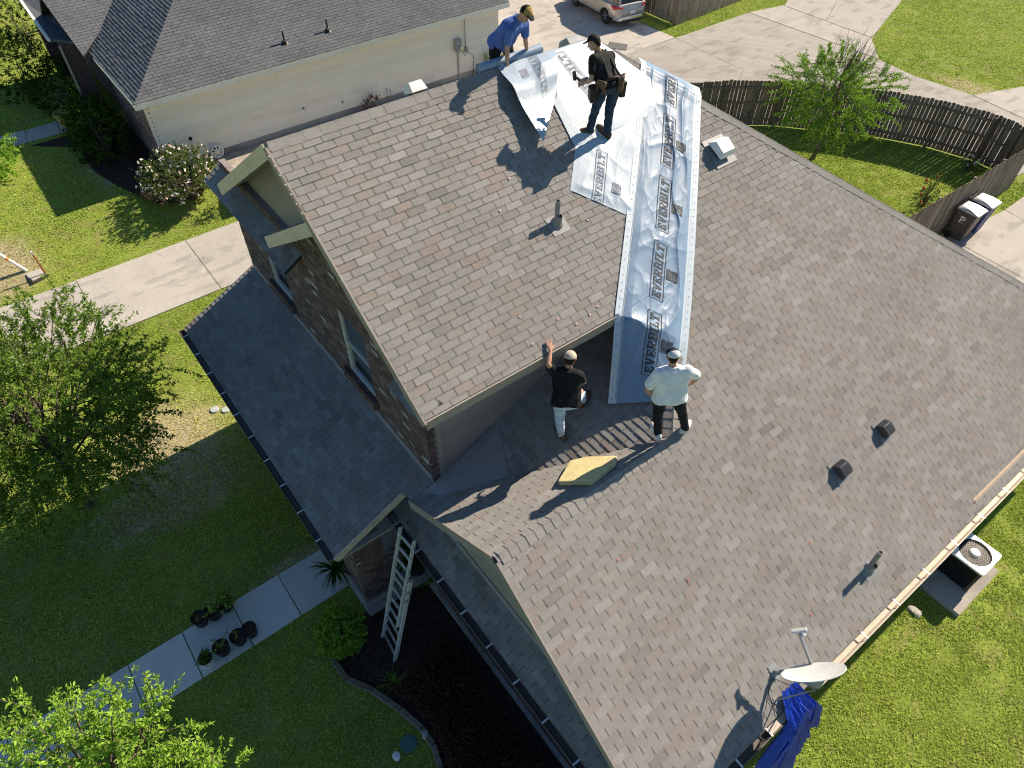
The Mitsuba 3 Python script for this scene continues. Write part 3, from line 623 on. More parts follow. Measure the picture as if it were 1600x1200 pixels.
# ================================================================ NEIGHBOURING HOUSE
nb = thing('siding_house', 'neighbouring house with dark grey shingle roof, white siding and a brick front', 'house')
NX, NY0, NY1, NE, NZ, NS = -16.5, 1.22, 16.3, -16.1, 2.80, 0.60
n_ = nrm((NS, 0, 1)); kN = math.hypot(1, NS)
zN = lambda x: NZ + NS * (NE - x)
XR = -24.6; ZRn = zN(XR); yh0 = .97 + (NE - XR)
def nlift(o=0): return lambda q: np.c_[q[:, 0], q[:, 1], zN(q[:, 0])] + o * n_
polN = Polygon([(NE, .97), (NE, 16.65), (XR, 16.65), (XR, yh0)])
nmr = put(slab(polN, nlift(-.004), .12, n_), 'deck', child_key(nb + '__side_roof'))
regN = shapely.transform(polN, lambda c: np.c_[c[:, 1], (c[:, 0] - XR) * kN])
nsets = [(nmr, n_, shingles(regN, A3(XR, 0, ZRn), A3(0, 1, 0), nrm((1, 0, -NS)), n_, seed=51, base=.45, spread=.08, thick=.010))]
nf = nrm((0, -NS, 1)); xq = -21.3
zf = lambda y: NZ + NS * (y - .97)
polF = Polygon([(NE, .97), (XR, yh0), (-27.5, yh0), (-27.5, .97)])
nfr = put(slab(polF, lambda q: np.c_[q[:, 0], q[:, 1], zf(q[:, 1])] - .004 * nf, .12, nf), 'deck', child_key(nb + '__front_roof'))
regF = shapely.transform(polF, lambda c: np.c_[c[:, 0], (yh0 - c[:, 1]) * kN])
nsets.append((nfr, nf, shingles(regF, A3(0, yh0, zf(yh0)), A3(1, 0, 0), nrm((0, -1, -NS)), nf, seed=52, base=.35, spread=.10, thick=.020)))
# front gable of the neighbour with a roof falling to the right and to the left
xr2 = -23.6; s3 = .62; zr2 = 4.30
xe2 = -21.15; zg = lambda x: zr2 - s3 * abs(x - xr2)
ng1 = nrm((s3, 0, 1)); ng2 = nrm((-s3, 0, 1))
polG = Polygon([(xr2, .4), (xe2, .7), (xr2 + .15, 3.9), (xr2, 4.0)])
ngr = put(slab(polG, lambda q: np.c_[q[:, 0], q[:, 1], zg(q[:, 0])] + .006 * ng1, .12, ng1), 'deck', child_key(nb + '__gable_roof'))
regG = shapely.transform(polG, lambda c: np.c_[c[:, 1], (c[:, 0] - xr2) * math.hypot(1, s3)])
nsets.append((ngr, ng1, shingles(regG, A3(xr2, 0, zr2) + ng1 * .01, A3(0, 1, 0), nrm((1, 0, -s3)), ng1, seed=53, base=.6, spread=.12, thick=.008)))
polH = Polygon([(-26.2, .4), (xr2 - .02, .4), (xr2 - .02, 4.0), (-27.0, 4.0)])
nhr = put(slab(polH, lambda q: np.c_[q[:, 0], q[:, 1], zg(q[:, 0])], .12, ng2), 'deck', child_key(nb + '__gable_roof'))
put([plate([(XR, yh0, ZRn), (XR, 16.65, ZRn), (-33, 16.65, NZ), (-33, 6.6, NZ)], .1, nrm((-.6, 0, 1)))], 'slate_shingle', child_key(nb + '__far_roof'), tone=(.4, .5))
# dark porch roof at the far corner, over a brick entry
porchN = [A3(-27.9, .15, 3.05), A3(-22.85, .05, 3.05), A3(-21.9, .85, 3.0), A3(-27.9, 1.6, 3.6)]
put(plate(porchN, .1), 'slate_shingle', child_key(nb + '__porch_roof'), tone=(.05, .5))
part(nb, 'entry_wall', [box((-22.65, .55, 1.45), (.5, .6, 2.9)), box((-25, 1.6, 1.5), (5.0, .3, 3.0)), box((-27.6, .5, 1.45), (.5, .6, 2.9))], 'brick', tone=(.5, .3))
part(nb, 'downspout', beam((-22.32, .2, 0), (-22.32, .2, 2.9), .07, .05), 'beige_paint')
part(nb, 'entry_gutter', beam((-22.8, .0, 3.0), (-27.9, .1, 3.0), .1, .1), 'cream_paint')
split_pieces(nsets, 300, 'slate_shingle', nb, ('shingle', 'shingle_field'))
hn = nrm(A3(-1, 1, NS)); r5 = np.random.default_rng(5)
def ncaps(p, q, nl, nr, key, seed):
    p, q = A3(*p), A3(*q); L = np.linalg.norm(q - p); d = (q - p) / L; up = nrm(-(nrm(nl) + nrm(nr))); r = np.random.default_rng(seed)
    for i in range(int(L / .24)):
        a, b = p + d * i * .24 + up * .015, p + d * (i * .24 + .27) + up * .028
        v = [a + nrm(nl) * .16, a, a + nrm(nr) * .16, b + nrm(nl) * .16, b, b + nrm(nr) * .16]; v = np.array(v); v = np.vstack([v, v - up * .012])
        m = tm(v, [[0, 1, 4], [0, 4, 3], [1, 2, 5], [1, 5, 4], [6, 10, 7], [6, 9, 10], [7, 11, 8], [7, 10, 11], [3, 4, 10], [3, 10, 9], [4, 5, 11], [4, 11, 10]]); m.fix_normals()
        part(key, 'cap_shingle', m, 'slate_shingle', tone=(r.uniform(.15, .4), .5))
ncaps((XR, yh0, ZRn), (NE, .97, NZ), (1, 0, -NS), (0, -1, -NS), nmr, 5)
# siding: lap boards one by one
part(nb, 'side_wall', box((NX - .075, (NY0 + NY1) / 2, 1.45), (.12, NY1 - NY0, 2.7)), 'tan_paint')
nbrd = 14; bh = (2.62 - .26) / nbrd
for i in range(nbrd):
    z0 = .26 + i * bh; y = NY0 + .12
    cuts = sorted([y, NY1 - .1] + [y + c for c in (rng.uniform(2.5, 5.5), rng.uniform(7, 10), rng.uniform(11, 13.2))])
    for a, b in zip(cuts[:-1], cuts[1:]):
        v = np.array([(NX + .030, a + .003, z0), (NX + .030, b - .003, z0), (NX + .004, b - .002, z0 + bh + .01), (NX + .004, a + .002, z0 + bh + .01)]); v = np.vstack([v, v - (.03, 0, 0)])
        m = tm(v, [[0, 1, 2], [0, 2, 3], [0, 4, 5], [0, 5, 1], [3, 2, 6], [3, 6, 7], [0, 3, 7], [0, 7, 4], [1, 5, 6], [1, 6, 2]]); m.fix_normals()
        part(house if False else nb + '__side_wall', 'siding_board', m, 'cream_paint', tone=(rng.uniform(.2, .8), .5))
part(nb, 'corner_board', [box((NX + .012, NY0 + .07, 1.4), (.05, .12, 2.55))], 'cream_paint', tone=(.1, .5))
part(nb, 'corner_board', [box((NX + .012, NY1 - .05, 1.4), (.05, .12, 2.55))], 'cream_paint', tone=(.1, .5))
part(nb, 'frieze_board', box((NX + .015, (NY0 + NY1) / 2, 2.60), (.045, NY1 - NY0 - .02, .10)), 'cream_paint')
part(nb, 'foundation', box((NX - .02, (NY0 + NY1) / 2, .12), (.10, NY1 - NY0, .27)), 'concrete', tone=(.25, 0))
part(nb, 'fascia', box((NE - .01, 8.8, NZ - .11), (.03, 15.75, .20)), 'cream_paint', tone=(.9, .5))
part(nb, 'soffit', box(((NE + NX) / 2, 8.8, NZ - .205), (.42, 15.7, .02)), 'cream_paint')
part(nb, 'fascia', box((-18.5, .97, NZ - .10), (4.8, .03, .17)), 'cream_paint', tone=(.5, .5))
fwN = part(nb, 'front_wall', box((-18.7, NY0 + .1, 1.35), (4.4, .2, 2.7)), 'mortar')
nbk = bricks(sbox(-20.8, .1, NX, 2.65), inY(NY0), (0, -1, 0), None, 71, j=.012) + bricks(sbox(NY0, .1, NY0 + .16, 2.6), inX(NX + .008), (1, 0, 0), None, 72)
split_pieces([(fwN, A3(.5, -.85, 0), [(v, f, (min(1, t[0] + .25), t[1]), c, a) for v, f, t, c, a in nbk])], 120, 'brick', nb, ('brick', 'brick_field'))
part(nb, 'rear_wall', box((-23, NY1 - .08, 1.35), (13, .15, 2.7)), 'cream_paint')
part(nb, 'rear_trim', box((NX - .1, NY1 + .02, 1.4), (.25, .05, 2.6)), 'tan_paint')
def npipe(x, y, parent_label):
    z = zN(x); k = thing('vent_pipe', parent_label, 'vent pipe')
    part(k, 'boot', lathe([(.0, .10), (.05, .10), (.07, .03), (.13, .008), (.13, -.02)], 16, (x, y, z), n_), 'black_plastic')
    part(k, 'pipe', tube([(x, y, z - .1), (x, y, z + .42)], .032, 10), 'black_plastic')
npipe(-16.78, 6.78, 'black vent pipe low on the grey roof, the left of the pair')
npipe(-16.80, 8.55, 'black vent pipe low on the grey roof, the right of the pair')
# meter, conduit, cables, small wall fittings
mt = thing('electric_meter', 'grey electric meter box with round glass dial on the white siding', 'electric meter')
part(mt, 'cabinet', box((NX + .12, 14.12, 1.52), (.18, .30, .50), bev=.015), 'grey_metal')
part(mt, 'dial', lathe([(0, .10), (.075, .10), (.085, .08), (.085, 0)], 20, (NX + .20, 14.2, 1.42), (1, 0, 0)), 'aluminium')
part(mt, 'conduit', tube([(NX + .07, 14.13, .02), (NX + .07, 14.13, 1.28)], .032, 8), 'grey_metal')
part(mt, 'riser', tube([(NX + .06, 14.55, 1.3), (NX + .06, 14.55, 2.55)], .018, 8), 'grey_metal')
part(mt, 'junction_box', box((NX + .08, 14.55, 1.22), (.10, .16, .20), bev=.01), 'grey_metal')
part(mt, 'cable', tube([(NX + .1, 14.3, 1.25), (NX + .13, 14.45, 1.0), (NX + .12, 14.62, 1.12), (NX + .12, 14.85, .95), (NX + .06, 14.95, .75), (NX + .06, 14.9, .1)], .010, 6), 'black_plastic')
hr_ = thing('hose_reel', 'round spoked hose reel at the foot of the white siding wall', 'hose reel')
HRM = 'white_metal'
part(hr_, 'rim', trimesh.creation.torus(.215, .035, 26, 8).apply_transform(trimesh.geometry.align_vectors([0, 0, 1], [1, 0, .15])).apply_translation((NX + .22, 3.1, .32)), HRM)
part(hr_, 'hub', lathe([(0, .05), (.06, .05), (.06, -.12), (0, -.12)], 14, (NX + .22, 3.1, .32), (1, 0, .15)), HRM)
for k in range(8):
    a = k * math.pi / 4; part(hr_, 'spoke', beam((NX + .235, 3.1 + .05 * math.cos(a), .32 + .05 * math.sin(a)), (NX + .235, 3.1 + .20 * math.cos(a), .32 + .20 * math.sin(a)), .055, .02, (1, 0, 0)), HRM)
part(hr_, 'backing', lathe([(0, 0), (.16, 0), (.16, -.02), (0, -.02)], 20, (NX + .12, 3.1, .32), (1, 0, .1)), 'black_plastic')
wl = thing('wall_lamp', 'small round security lamp on the white siding above the flowering shrub', 'lamp')
part(wl, 'base', lathe([(0, .05), (.06, .05), (.07, 0)], 14, (NX + .02, 2.38, .98), (1, 0, 0)), 'black_plastic')
part(wl, 'head', lathe([(0, .12), (.065, .11), (.08, .04), (.06, 0), (0, 0)], 14, (NX + .10, 2.42, .93), (.8, .2, -.4)), 'white_metal')
for y, z, w in ((6.8, .83, 'left'), (8.47, .62, 'right')): single('hose_tap', [lathe([(0, .05), (.035, .05), (.045, 0)], 12, (NX + .02, y, z), (1, 0, 0)), tube([(NX + .05, y, z), (NX + .11, y, z), (NX + .12, y, z - .05)], .014, 6)], 'lead', f'small wall outlet on the white siding, the {w} of two', 'wall outlet')
single('gas_pipe', [tube([(NX + .08, 10.5, .1), (NX + .08, 10.5, .62), (NX + .02, 10.5, .62)], .016, 6), tube([(NX + .08, 10.66, .1), (NX + .08, 10.66, .5), (NX + .02, 10.66, .5)], .014, 6)], 'grey_metal', 'pair of thin grey pipes rising along the foot of the white siding', 'pipe')

# ================================================================ FENCES
def fence(name, label, line, inside, h=1.83, tone=.35, pw=.135, gap=.012, seed=0, rails=True, group=None):
    """board fence along a polyline; inside: +1 puts rails and posts to the left of the line"""
    r = np.random.default_rng(seed); k = thing(name, label, 'fence', group); ls = LineString(line); L = ls.length; s = 0.0; i = 0
    while s < L - pw:
        a, b = np.array(ls.interpolate(s).coords[0]), np.array(ls.interpolate(s + pw).coords[0]); d = nrm(b - a); nn = np.array([-d[1], d[0]]) * inside
        hh = h + r.normal(0, .012); c = .025; off = r.normal(0, .004)
        prof = [(0, .03), (pw, .03), (pw, hh - c * 1.3), (pw - c, hh), (c, hh), (0, hh - c * 1.3)]
        P = np.array([(a[0] + d[0] * x - nn[0] * (.009 + off), a[1] + d[1] * x - nn[1] * (.009 + off), z) for x, z in prof])
        P[:, :2] += d * 0; P[3:5, :2] += nn * r.normal(0, .008)
        part(k, 'board', plate(P, .016, A3(-nn[0] * -1, -nn[1] * -1, 0) if False else A3(nn[0], nn[1], 0) * -1), 'fence_wood', tone=(np.clip(tone + r.normal(0, .16), 0, 1), r.random()))
        s += pw + gap * r.uniform(.3, 1.9)
    pts = [np.array(p) for p in line]
    for a, b in zip(pts[:-1], pts[1:]):
        d = nrm(b - a); nn = np.array([-d[1], d[0]]) * inside; o = nn * .035
        if rails:
            for z in (.30, .98, 1.58): part(k, 'rail', beam((*(a + o), z), (*(b + o), z), .04, .09), 'fence_wood', tone=(tone * .8, .5))
        m = max(1, int(round(np.linalg.norm(b - a) / 2.4)))
        for j in range(m): p = a + (b - a) * (j / m) + nn * .10; part(k, 'post', beam((*p, 0), (*p, 1.74), .09, .09, (1, 0, 0)), 'fence_wood', tone=(tone * .6, .5))
    return k
fence('board_fence', 'curved weathered board fence around the small back yard behind the young tree', [(-10.0, 14.2), (-8.7, 16.5), (-7.71, 18.3), (-6.75, 20.1), (-5.39, 21.85), (-3.9, 23.1), (-2.44, 24.3), (-.74, 25.25), (1.02, 25.76), (2.0, 25.65), (2.75, 25.0)], -1, tone=.26, seed=1)
fence('board_fence', 'straight board fence beside the rubbish bins', [(2.74, 24.9), (2.71, 21.2), (2.55, 15.2)], -1, tone=.42, seed=2)
fence('board_fence', 'light tan board fence corner behind the parked silver car', [(-26, 26.45), (-15.0, 26.4), (-15.1, 29.0), (-15.35, 32.2), (-15.9, 40)], 1, tone=.72, seed=3)

# ================================================================ VEGETATION
def leaf_cards(pos, ax, size, seed, tone, fold=.25, wide=.45):
    r = np.random.default_rng(seed); n = len(pos); ax = ax / (np.linalg.norm(ax, axis=1, keepdims=True) + 1e-9)
    q = r.normal(size=(n, 3)); s = np.cross(ax, q); s /= np.linalg.norm(s, axis=1, keepdims=True) + 1e-9; u = np.cross(s, ax)
    L = (size * r.uniform(.6, 1.3, n))[:, None]; W = L * wide
    V = np.stack([pos, pos + ax * L * .5 + s * W * .5 + u * L * fold * .4, pos + ax * L, pos + ax * L * .5 - s * W * .5 + u * L * fold * .4], 1).reshape(-1, 3)
    k = np.arange(n)[:, None] * 4; F = np.stack([k + [0, 1, 2], k + [0, 2, 3]], 1).reshape(-1, 3)
    return tm(V, F), np.repeat(np.c_[np.clip(tone, 0, 1), r.random(n)], 4, 0)
def twigs_leaves(starts, dirs, length, per, size, seed, droop=0.0, spread=.7, base=.5, var=.2, wide=.45):
    """leaves set along twigs; returns leaf mesh, uv and the twig tubes"""
    r = np.random.default_rng(seed); P, Aa, tn, tw = [], [], [], []
    for s, d in zip(starts, dirs):
        d = nrm(d); L = length * r.uniform(.55, 1.25); b = r.normal(size=3) * .35; tb = base + r.normal(0, var * .6)
        t = np.linspace(0, 1, 5)[:, None]; path = s + d * L * t + b * L * .4 * t**2 - A3(0, 0, droop) * L * t**2
        tw.append(path)
        m = max(3, int(per * r.uniform(.6, 1.3))); q = np.sort(r.uniform(.08, 1.0, m)); i = np.minimum((q * 4).astype(int), 3); fr = (q * 4 - i)[:, None]
        p = path[i] * (1 - fr) + path[i + 1] * fr; a = d * .5 + r.normal(size=(m, 3)) * spread
        P.append(p + r.normal(0, size * .15, (m, 3))); Aa.append(a); tn.append(np.clip(tb + r.normal(0, var, m), 0, 1))
    P, Aa, tn = np.vstack(P), np.vstack(Aa), np.concatenate(tn)
    return (*leaf_cards(P, Aa, size, seed + 1, tn, wide=wide), tw)
def crown_points(c, rad, n, seed, inner=.45, lump=.35):
    r = np.random.default_rng(seed); d = r.normal(size=(n, 3)); d /= np.linalg.norm(d, axis=1, keepdims=True)
    k = r.uniform(inner, 1.0, n) ** .7 * (1 - lump + 2 * lump * meshkit.fbm(d * 1.9 + seed, 3, seed=seed))
    return np.asarray(c) + d * np.asarray(rad) * k[:, None], d
def limbs(base, top, ends, r0, seed):
    """tapered trunk and limbs that reach towards the crown points"""
    r = np.random.default_rng(seed); base, top = A3(*base), A3(*top); ms = []
    t = np.linspace(0, 1, 7)[:, None]; wob = np.c_[np.sin(t * 5 + seed), np.cos(t * 4 + seed), 0 * t] * .05 * np.linalg.norm(top - base) * t * (1 - t) * 4
    tr = base + (top - base) * t + wob; rr = r0 * (1.15 - .8 * t[:, 0]); rr[0] *= 1.3; ms.append(tube(tr, rr, 9))
    for e in ends:
        f = r.uniform(.35, .98); i = f * 6; a = tr[int(i)] + (tr[min(int(i) + 1, 6)] - tr[int(i)]) * (i - int(i)); m = (a + e) / 2 + r.normal(0, .10, 3) * np.linalg.norm(e - a) + A3(0, 0, .08) * np.linalg.norm(e - a)
        s = np.linspace(0, 1, 6)[:, None]; path = (1 - s)**2 * a + 2 * s * (1 - s) * m + s**2 * e
        ms.append(tube(path, np.linspace(r0 * .35 * (1.1 - .6 * f), .008, 6), 6))
    return ms
# left street tree
tr1 = thing('shade_tree', 'dark green small-leaved tree on the left lawn at the edge of the house shadow', 'tree')
c1_ = A3(-3.75, -4.85, 2.65)
pts, dd = crown_points(c1_, (2.35, 2.3, 1.85), 1550, 101, .38, .46)
lm, luv, tw = twigs_leaves(pts, dd * .8 + np.random.default_rng(3).normal(0, .5, pts.shape) + (0, 0, .12), 0.66, 46, .078, 102, droop=.12, spread=.8, base=.42, var=.22)
put(lm, 'oak_leaf', child_key(tr1 + '__crown'), uv=luv)
put(limbs((-4.10, -5.30, -.85), (-3.95, -5.2, 3.0), pts[::22], .11, 4), 'bark', child_key(tr1 + '__trunk'), smooth=True)
put([tube(t, [.008, .007, .006, .004, .002], 4, False) for t in tw[::2]], 'bark', child_key(tr1 + '__twigs'))
# bottom-left tree, sunlit
tr2 = thing('shade_tree', 'bright yellow-green tree top rising over the front walk at the bottom left', 'tree')
P2, D2 = [], []
for k, (c, rad, n) in enumerate([((3.62, -5.75, 3.35), (.62, .62, .85), 95), ((4.05, -5.0, 3.5), (.50, .50, .80), 75), ((4.35, -5.6, 3.0), (.8, .7, .8), 95), ((3.2, -6.2, 3.1), (.6, .6, .7), 76), ((5.0, -4.9, 3.0), (.40, .45, .55), 36), ((4.6, -4.45, 3.35), (.16, .2, .3), 9), ((5.1, -5.2, 3.2), (.45, .45, .6), 40), ((5.15, -4.55, 3.3), (.40, .40, .55), 36)]):
    a, b = crown_points(c, rad, n, 120 + k, .25, .35); P2.append(a); D2.append(b)
P2, D2 = np.vstack(P2), np.vstack(D2)
lm, luv, tw = twigs_leaves(P2, D2 * .6 + np.random.default_rng(4).normal(0, .35, P2.shape) + (0, 0, .75), .46, 34, .074, 132, spread=.75, base=.58, var=.24, wide=.42)
put(lm, 'lime_leaf', child_key(tr2 + '__crown'), uv=luv)
put(limbs((4.3, -6.1, -.05), (4.2, -5.7, 2.9), P2[::12], .085, 5), 'bark', child_key(tr2 + '__trunk'), smooth=True)
put([tube(t, [.008, .007, .006, .004, .002], 4, False) for t in tw[::2]], 'bark', child_key(tr2 + '__twigs'))
# young feathery tree in the back yard
tr3 = thing('young_tree', 'young feathery light green tree with bare top twigs in the fenced yard', 'tree')
pts, dd = crown_points((-2.55, 20.35, 2.75), (1.85, 1.85, 1.2), 430, 141, .25, .40)
up_ = np.array([(-2.2 + a, 20.3 + b, 3.7) for a, b in np.random.default_rng(9).normal(0, .42, (26, 2))])
dirs = dd * .9 + np.random.default_rng(8).normal(0, .3, dd.shape) + (0, 0, .25)
lm, luv, tw = twigs_leaves(pts, dirs, .62, 75, .085, 142, droop=.18, spread=.9, base=.5, var=.2, wide=.30)
put(lm, 'cypress_leaf', child_key(tr3 + '__crown'), uv=luv)
put(limbs((-2.84, 20.98, -.05), (-2.25, 20.3, 4.3), pts[::9], .06, 6), 'bark', child_key(tr3 + '__trunk'), smooth=True)
bare = [tube(np.array([p, p + (.05, .02, .5), p + (.10, .1, 1.0) + np.random.default_rng(i).normal(0, .12, 3)]), [.012, .008, .003], 5) for i, p in enumerate(up_)]
put(bare + [tube(t, [.008, .007, .006, .004, .002], 4, False) for t in tw], 'bark', child_key(tr3 + '__twigs'))
def shrub(name, label, c, rad, n, leaf, size, seed, per=22, L=.22, base=.4, var=.2, cat='shrub', wide=.5, zmin=.05, stem=True, group=None, up=.3, lump=.25):
    k = thing(name, label, cat, group); p, d = crown_points(c, rad, n, seed, .5, lump); p[:, 2] = np.maximum(p[:, 2], zmin)
    lm, luv, tw = twigs_leaves(p, d + (0, 0, up), L, per, size, seed + 1, base=base, var=var, wide=wide)
    put(lm, leaf, child_key(k + '__foliage'), uv=luv)
    if stem: put([tube(np.array([(c[0] + (q[0] - c[0]) * .1, c[1] + (q[1] - c[1]) * .1, 0), (np.asarray(c) + q) / 2, q]), [.02, .012, .004], 5) for q in p[::max(1, n // 14)]], 'bark', child_key(k + '__stem'))
    return k, p, d
shrub('round_shrub', 'small clipped round yellow-green shrub beside the brick porch column', (2.97, -2.02, .48), (.44, .44, .43), 900, 'lime_leaf', .038, 151, per=26, L=.09, base=.42, wide=.6, lump=.07)
rk, rp, rd = shrub('flowering_shrub', 'large flowering shrub with pale pink blossoms at the corner of the neighbouring house', (-15.3, 1.3, .45), (1.12, 1.12, .78), 560, 'rose_leaf', .075, 161, per=24, L=.30, base=.5, var=.25)
r_ = np.random.default_rng(16); sel = r_.choice(len(rp), 230); fp = rp[sel] + rd[sel] * .26 + (0, 0, .08) + r_.normal(0, .05, (230, 3))
fl, fuv = [], []
for i, q in enumerate(fp):
    m, u = leaf_cards(np.repeat(q[None], 7, 0), r_.normal(size=(7, 3)) + (0, 0, .4), .062, i, np.full(7, np.clip(r_.beta(.5, 2.2), 0, 1)), wide=.9); fl.append(m); fuv.append(u)
put(joined(fl), 'petal', child_key(rk + '__blossom'), uv=np.vstack(fuv))
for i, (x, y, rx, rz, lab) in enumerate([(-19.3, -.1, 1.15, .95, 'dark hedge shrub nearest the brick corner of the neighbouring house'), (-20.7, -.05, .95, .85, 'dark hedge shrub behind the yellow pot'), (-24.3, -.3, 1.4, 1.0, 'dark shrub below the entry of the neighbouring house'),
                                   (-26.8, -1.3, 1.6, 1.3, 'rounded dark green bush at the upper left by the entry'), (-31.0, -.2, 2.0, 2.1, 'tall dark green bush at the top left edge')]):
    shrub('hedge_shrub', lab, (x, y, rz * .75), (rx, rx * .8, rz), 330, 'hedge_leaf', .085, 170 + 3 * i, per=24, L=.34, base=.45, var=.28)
for i, (x, y, z, h) in enumerate([(-33.5, 1.0, 3.2, 2.2), (-36.0, -1.5, 2.6, 2.2)]):
    k = thing('background_tree', ('leafy green tree behind the entry at the far top left', 'leafy green tree at the top left corner of the photo')[i], 'tree')
    p, d = crown_points((x, y, z), (2.2, 2.0, h), 420, 190 + i, .4, .4); lm, luv, tw = twigs_leaves(p, d + (0, 0, .2), .6, 26, .11, 195 + i, base=.55, var=.25)
    put(lm, 'hedge_leaf', child_key(k + '__crown'), uv=luv); put(limbs((x, y, -.05), (x, y, z), p[::40], .12, 7), 'bark', child_key(k + '__trunk'), smooth=True)
shrub('lime_shrub', 'bright lime green shrub cut by the left edge of the photo beside a bare patch', (-19.9, -3.75, .85), (.95, .8, .75), 260, 'lime_leaf', .09, 201, per=26, L=.34, base=.5)
shrub('reddish_shrub', 'thin reddish shrub at the foot of the white siding behind the ridge', (-16.1, 9.6, .30), (.28, .35, .35), 60, 'plum_leaf', .06, 211, per=14, L=.2, base=.9)
shrub('green_shrub', 'green shrub at the rear corner of the neighbouring house behind the man in blue', (-16.05, 16.0, .35), (.55, .6, .45), 130, 'rose_leaf', .07, 215, per=22, L=.25, base=.5)
shrub('green_shrub', 'tiny bright plant between the flowering shrub and the roof corner', (-14.0, 2.6, .05), (.3, .35, .2), 40, 'lime_leaf', .07, 217, per=14, L=.18, base=.4)
# plum ground cover in the bed, counted by nobody
r_ = np.random.default_rng(22); q = np.c_[r_.uniform(3.6, 8.7, 14000), r_.uniform(-2.0, -.40, 14000), r_.uniform(.03, .50, 14000)]
keep = shapely.contains_xy(bedP.buffer(-.12), q[:, 0], q[:, 1]) & (q[:, 2] < .16 + .6 * meshkit.fbm(q * (1.7, 1.7, 0) + 3, 3)) & (q[:, 0] > 4.1 + .5 * meshkit.noise(q * (2, 2, 0)))
q = q[keep]; lm, luv = leaf_cards(np.repeat(q, 3, 0) + r_.normal(0, .03, (len(q) * 3, 3)), r_.normal(size=(len(q) * 3, 3)) + (0, 0, .7), .055, 23, r_.beta(1.2, 2, len(q) * 3))
put(lm, 'plum_leaf', thing('ground_cover', 'dark burgundy leaved ground cover filling the shaded planting bed', 'ground cover', kind='stuff'), uv=luv)
def blades(c, n, L, w, seed, leaf, up=.5, tone=.5, key=None):
    r = np.random.default_rng(seed); ms, uv = [], []
    for i in range(n):
        a = r.uniform(0, 2 * math.pi); l = L * r.uniform(.6, 1.1); d = A3(math.cos(a), math.sin(a), 0); t = np.linspace(0, 1, 6)[:, None]
        p = A3(*c) + d * l * t + A3(0, 0, 1) * l * (up * t * 1.6 - up * 1.3 * t**2) * r.uniform(.5, 1.3); s = A3(-d[1], d[0], 0) * w * (1 - t**1.5 + .06)
        v = np.vstack([p - s, p + s]); f = []
        for j in range(5): f += [[j, j + 6, j + 7], [j, j + 7, j + 1]]
        ms.append(tm(v, f)); uv.append(np.tile((np.clip(tone + r.normal(0, .2), 0, 1), .5), (12, 1)))
    put(joined(ms), leaf, key, uv=np.vstack(uv))
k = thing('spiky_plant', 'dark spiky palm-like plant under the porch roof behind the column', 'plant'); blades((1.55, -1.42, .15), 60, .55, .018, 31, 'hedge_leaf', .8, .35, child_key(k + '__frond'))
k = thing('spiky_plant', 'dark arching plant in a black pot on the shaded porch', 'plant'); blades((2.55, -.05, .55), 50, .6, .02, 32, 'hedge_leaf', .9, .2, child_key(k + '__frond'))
part(k, 'pot', lathe([(0, .12), (.19, .12), (.24, .50), (.22, .50), (.20, .44), (0, .44)], 20, (2.55, -.05, 0)), 'black_plastic')
k = thing('strappy_plant', 'tuft of thin strap leaves at the edge of the mulch bed', 'plant'); blades((4.28, -1.62, .03), 26, .42, .010, 33, 'cypress_leaf', .5, .3, child_key(k + '__leaf'))

# ================================================================ YARD THINGS
def pot_mesh(c, r=.14, h=.26, t=.012):
    return lathe([(0, 0), (r * .78, 0), (r, h), (r + .008, h), (r + .008, h - .02), (r - t, h - .02), (r - t - .01, h - .05), (0, h - .05)], 22, (c[0], c[1], .036))
POTS = [(1.76, -4.30, 'white patterned pot with a spiky green plant nearest the camera on the front walk', 'w'), (1.73, -3.98, 'black nursery pot with small leggy seedlings beside the white pot', 's'), (1.73, -3.64, 'black nursery pot with one thin sprig, second of the row from the house end', 't'), (1.72, -3.40, 'black nursery pot of bare soil at the house end of the row', 'e'),
        (.90, -4.10, 'black nursery pot with a few leaves at the street end of the left row', 't'), (.93, -3.84, 'black nursery pot with pale broad leaves, middle of the left row', 'b'), (.90, -3.58, 'black nursery pot with a bushy green plant at the house end of the left row', 'g')]
bsdf('white_pot', prin(proc(lambda p, n, uv: mix((0.62, 0.60, 0.55), (0.33, 0.33, 0.31), smoothstep(.55, .62, noise(p.x * 26, p.y * 26, p.z * 26)))), .5, .4))
for i, (x, y, lab, kind) in enumerate(POTS):
    k = thing('potted_plant', lab, 'potted plant'); r = .15 if kind != 'e' else .14
    part(k, 'pot', pot_mesh((x, y), r), 'white_pot' if kind == 'w' else 'black_plastic', smooth=30)
    part(k, 'soil', lathe([(0, .225), (.06, .228), (r - .02, .222)], 18, (x, y, .036)), 'mulch')
    if kind == 'w': blades((x, y, .25), 26, .22, .016, 41, 'hedge_leaf', 1.4, .8, child_key(k + '__leaf'))
    elif kind != 'e':
        n, L, sz = dict(s=(7, .22, .05), t=(3, .18, .045), b=(10, .22, .08), g=(26, .34, .075))[kind]
        rr = np.random.default_rng(50 + i); st = np.tile((x, y, .26), (n, 1)) + rr.normal(0, .04, (n, 3)) * (1, 1, 0); dr_ = rr.normal(0, .55, (n, 3)) + (-.25, .1, 1)
        lm, luv, tw = twigs_leaves(st, dr_, L, 9 if kind != 'g' else 16, sz, 60 + i, base=.75, var=.2, wide=.6)
        put(lm, 'oak_leaf', child_key(k + '__leaf'), uv=luv); put([tube(t, .004, 4) for t in tw], 'bark', child_key(k + '__stem'))
k = thing('garden_pot', 'yellowish clay pot beside the shaded path of the neighbouring house', 'pot')
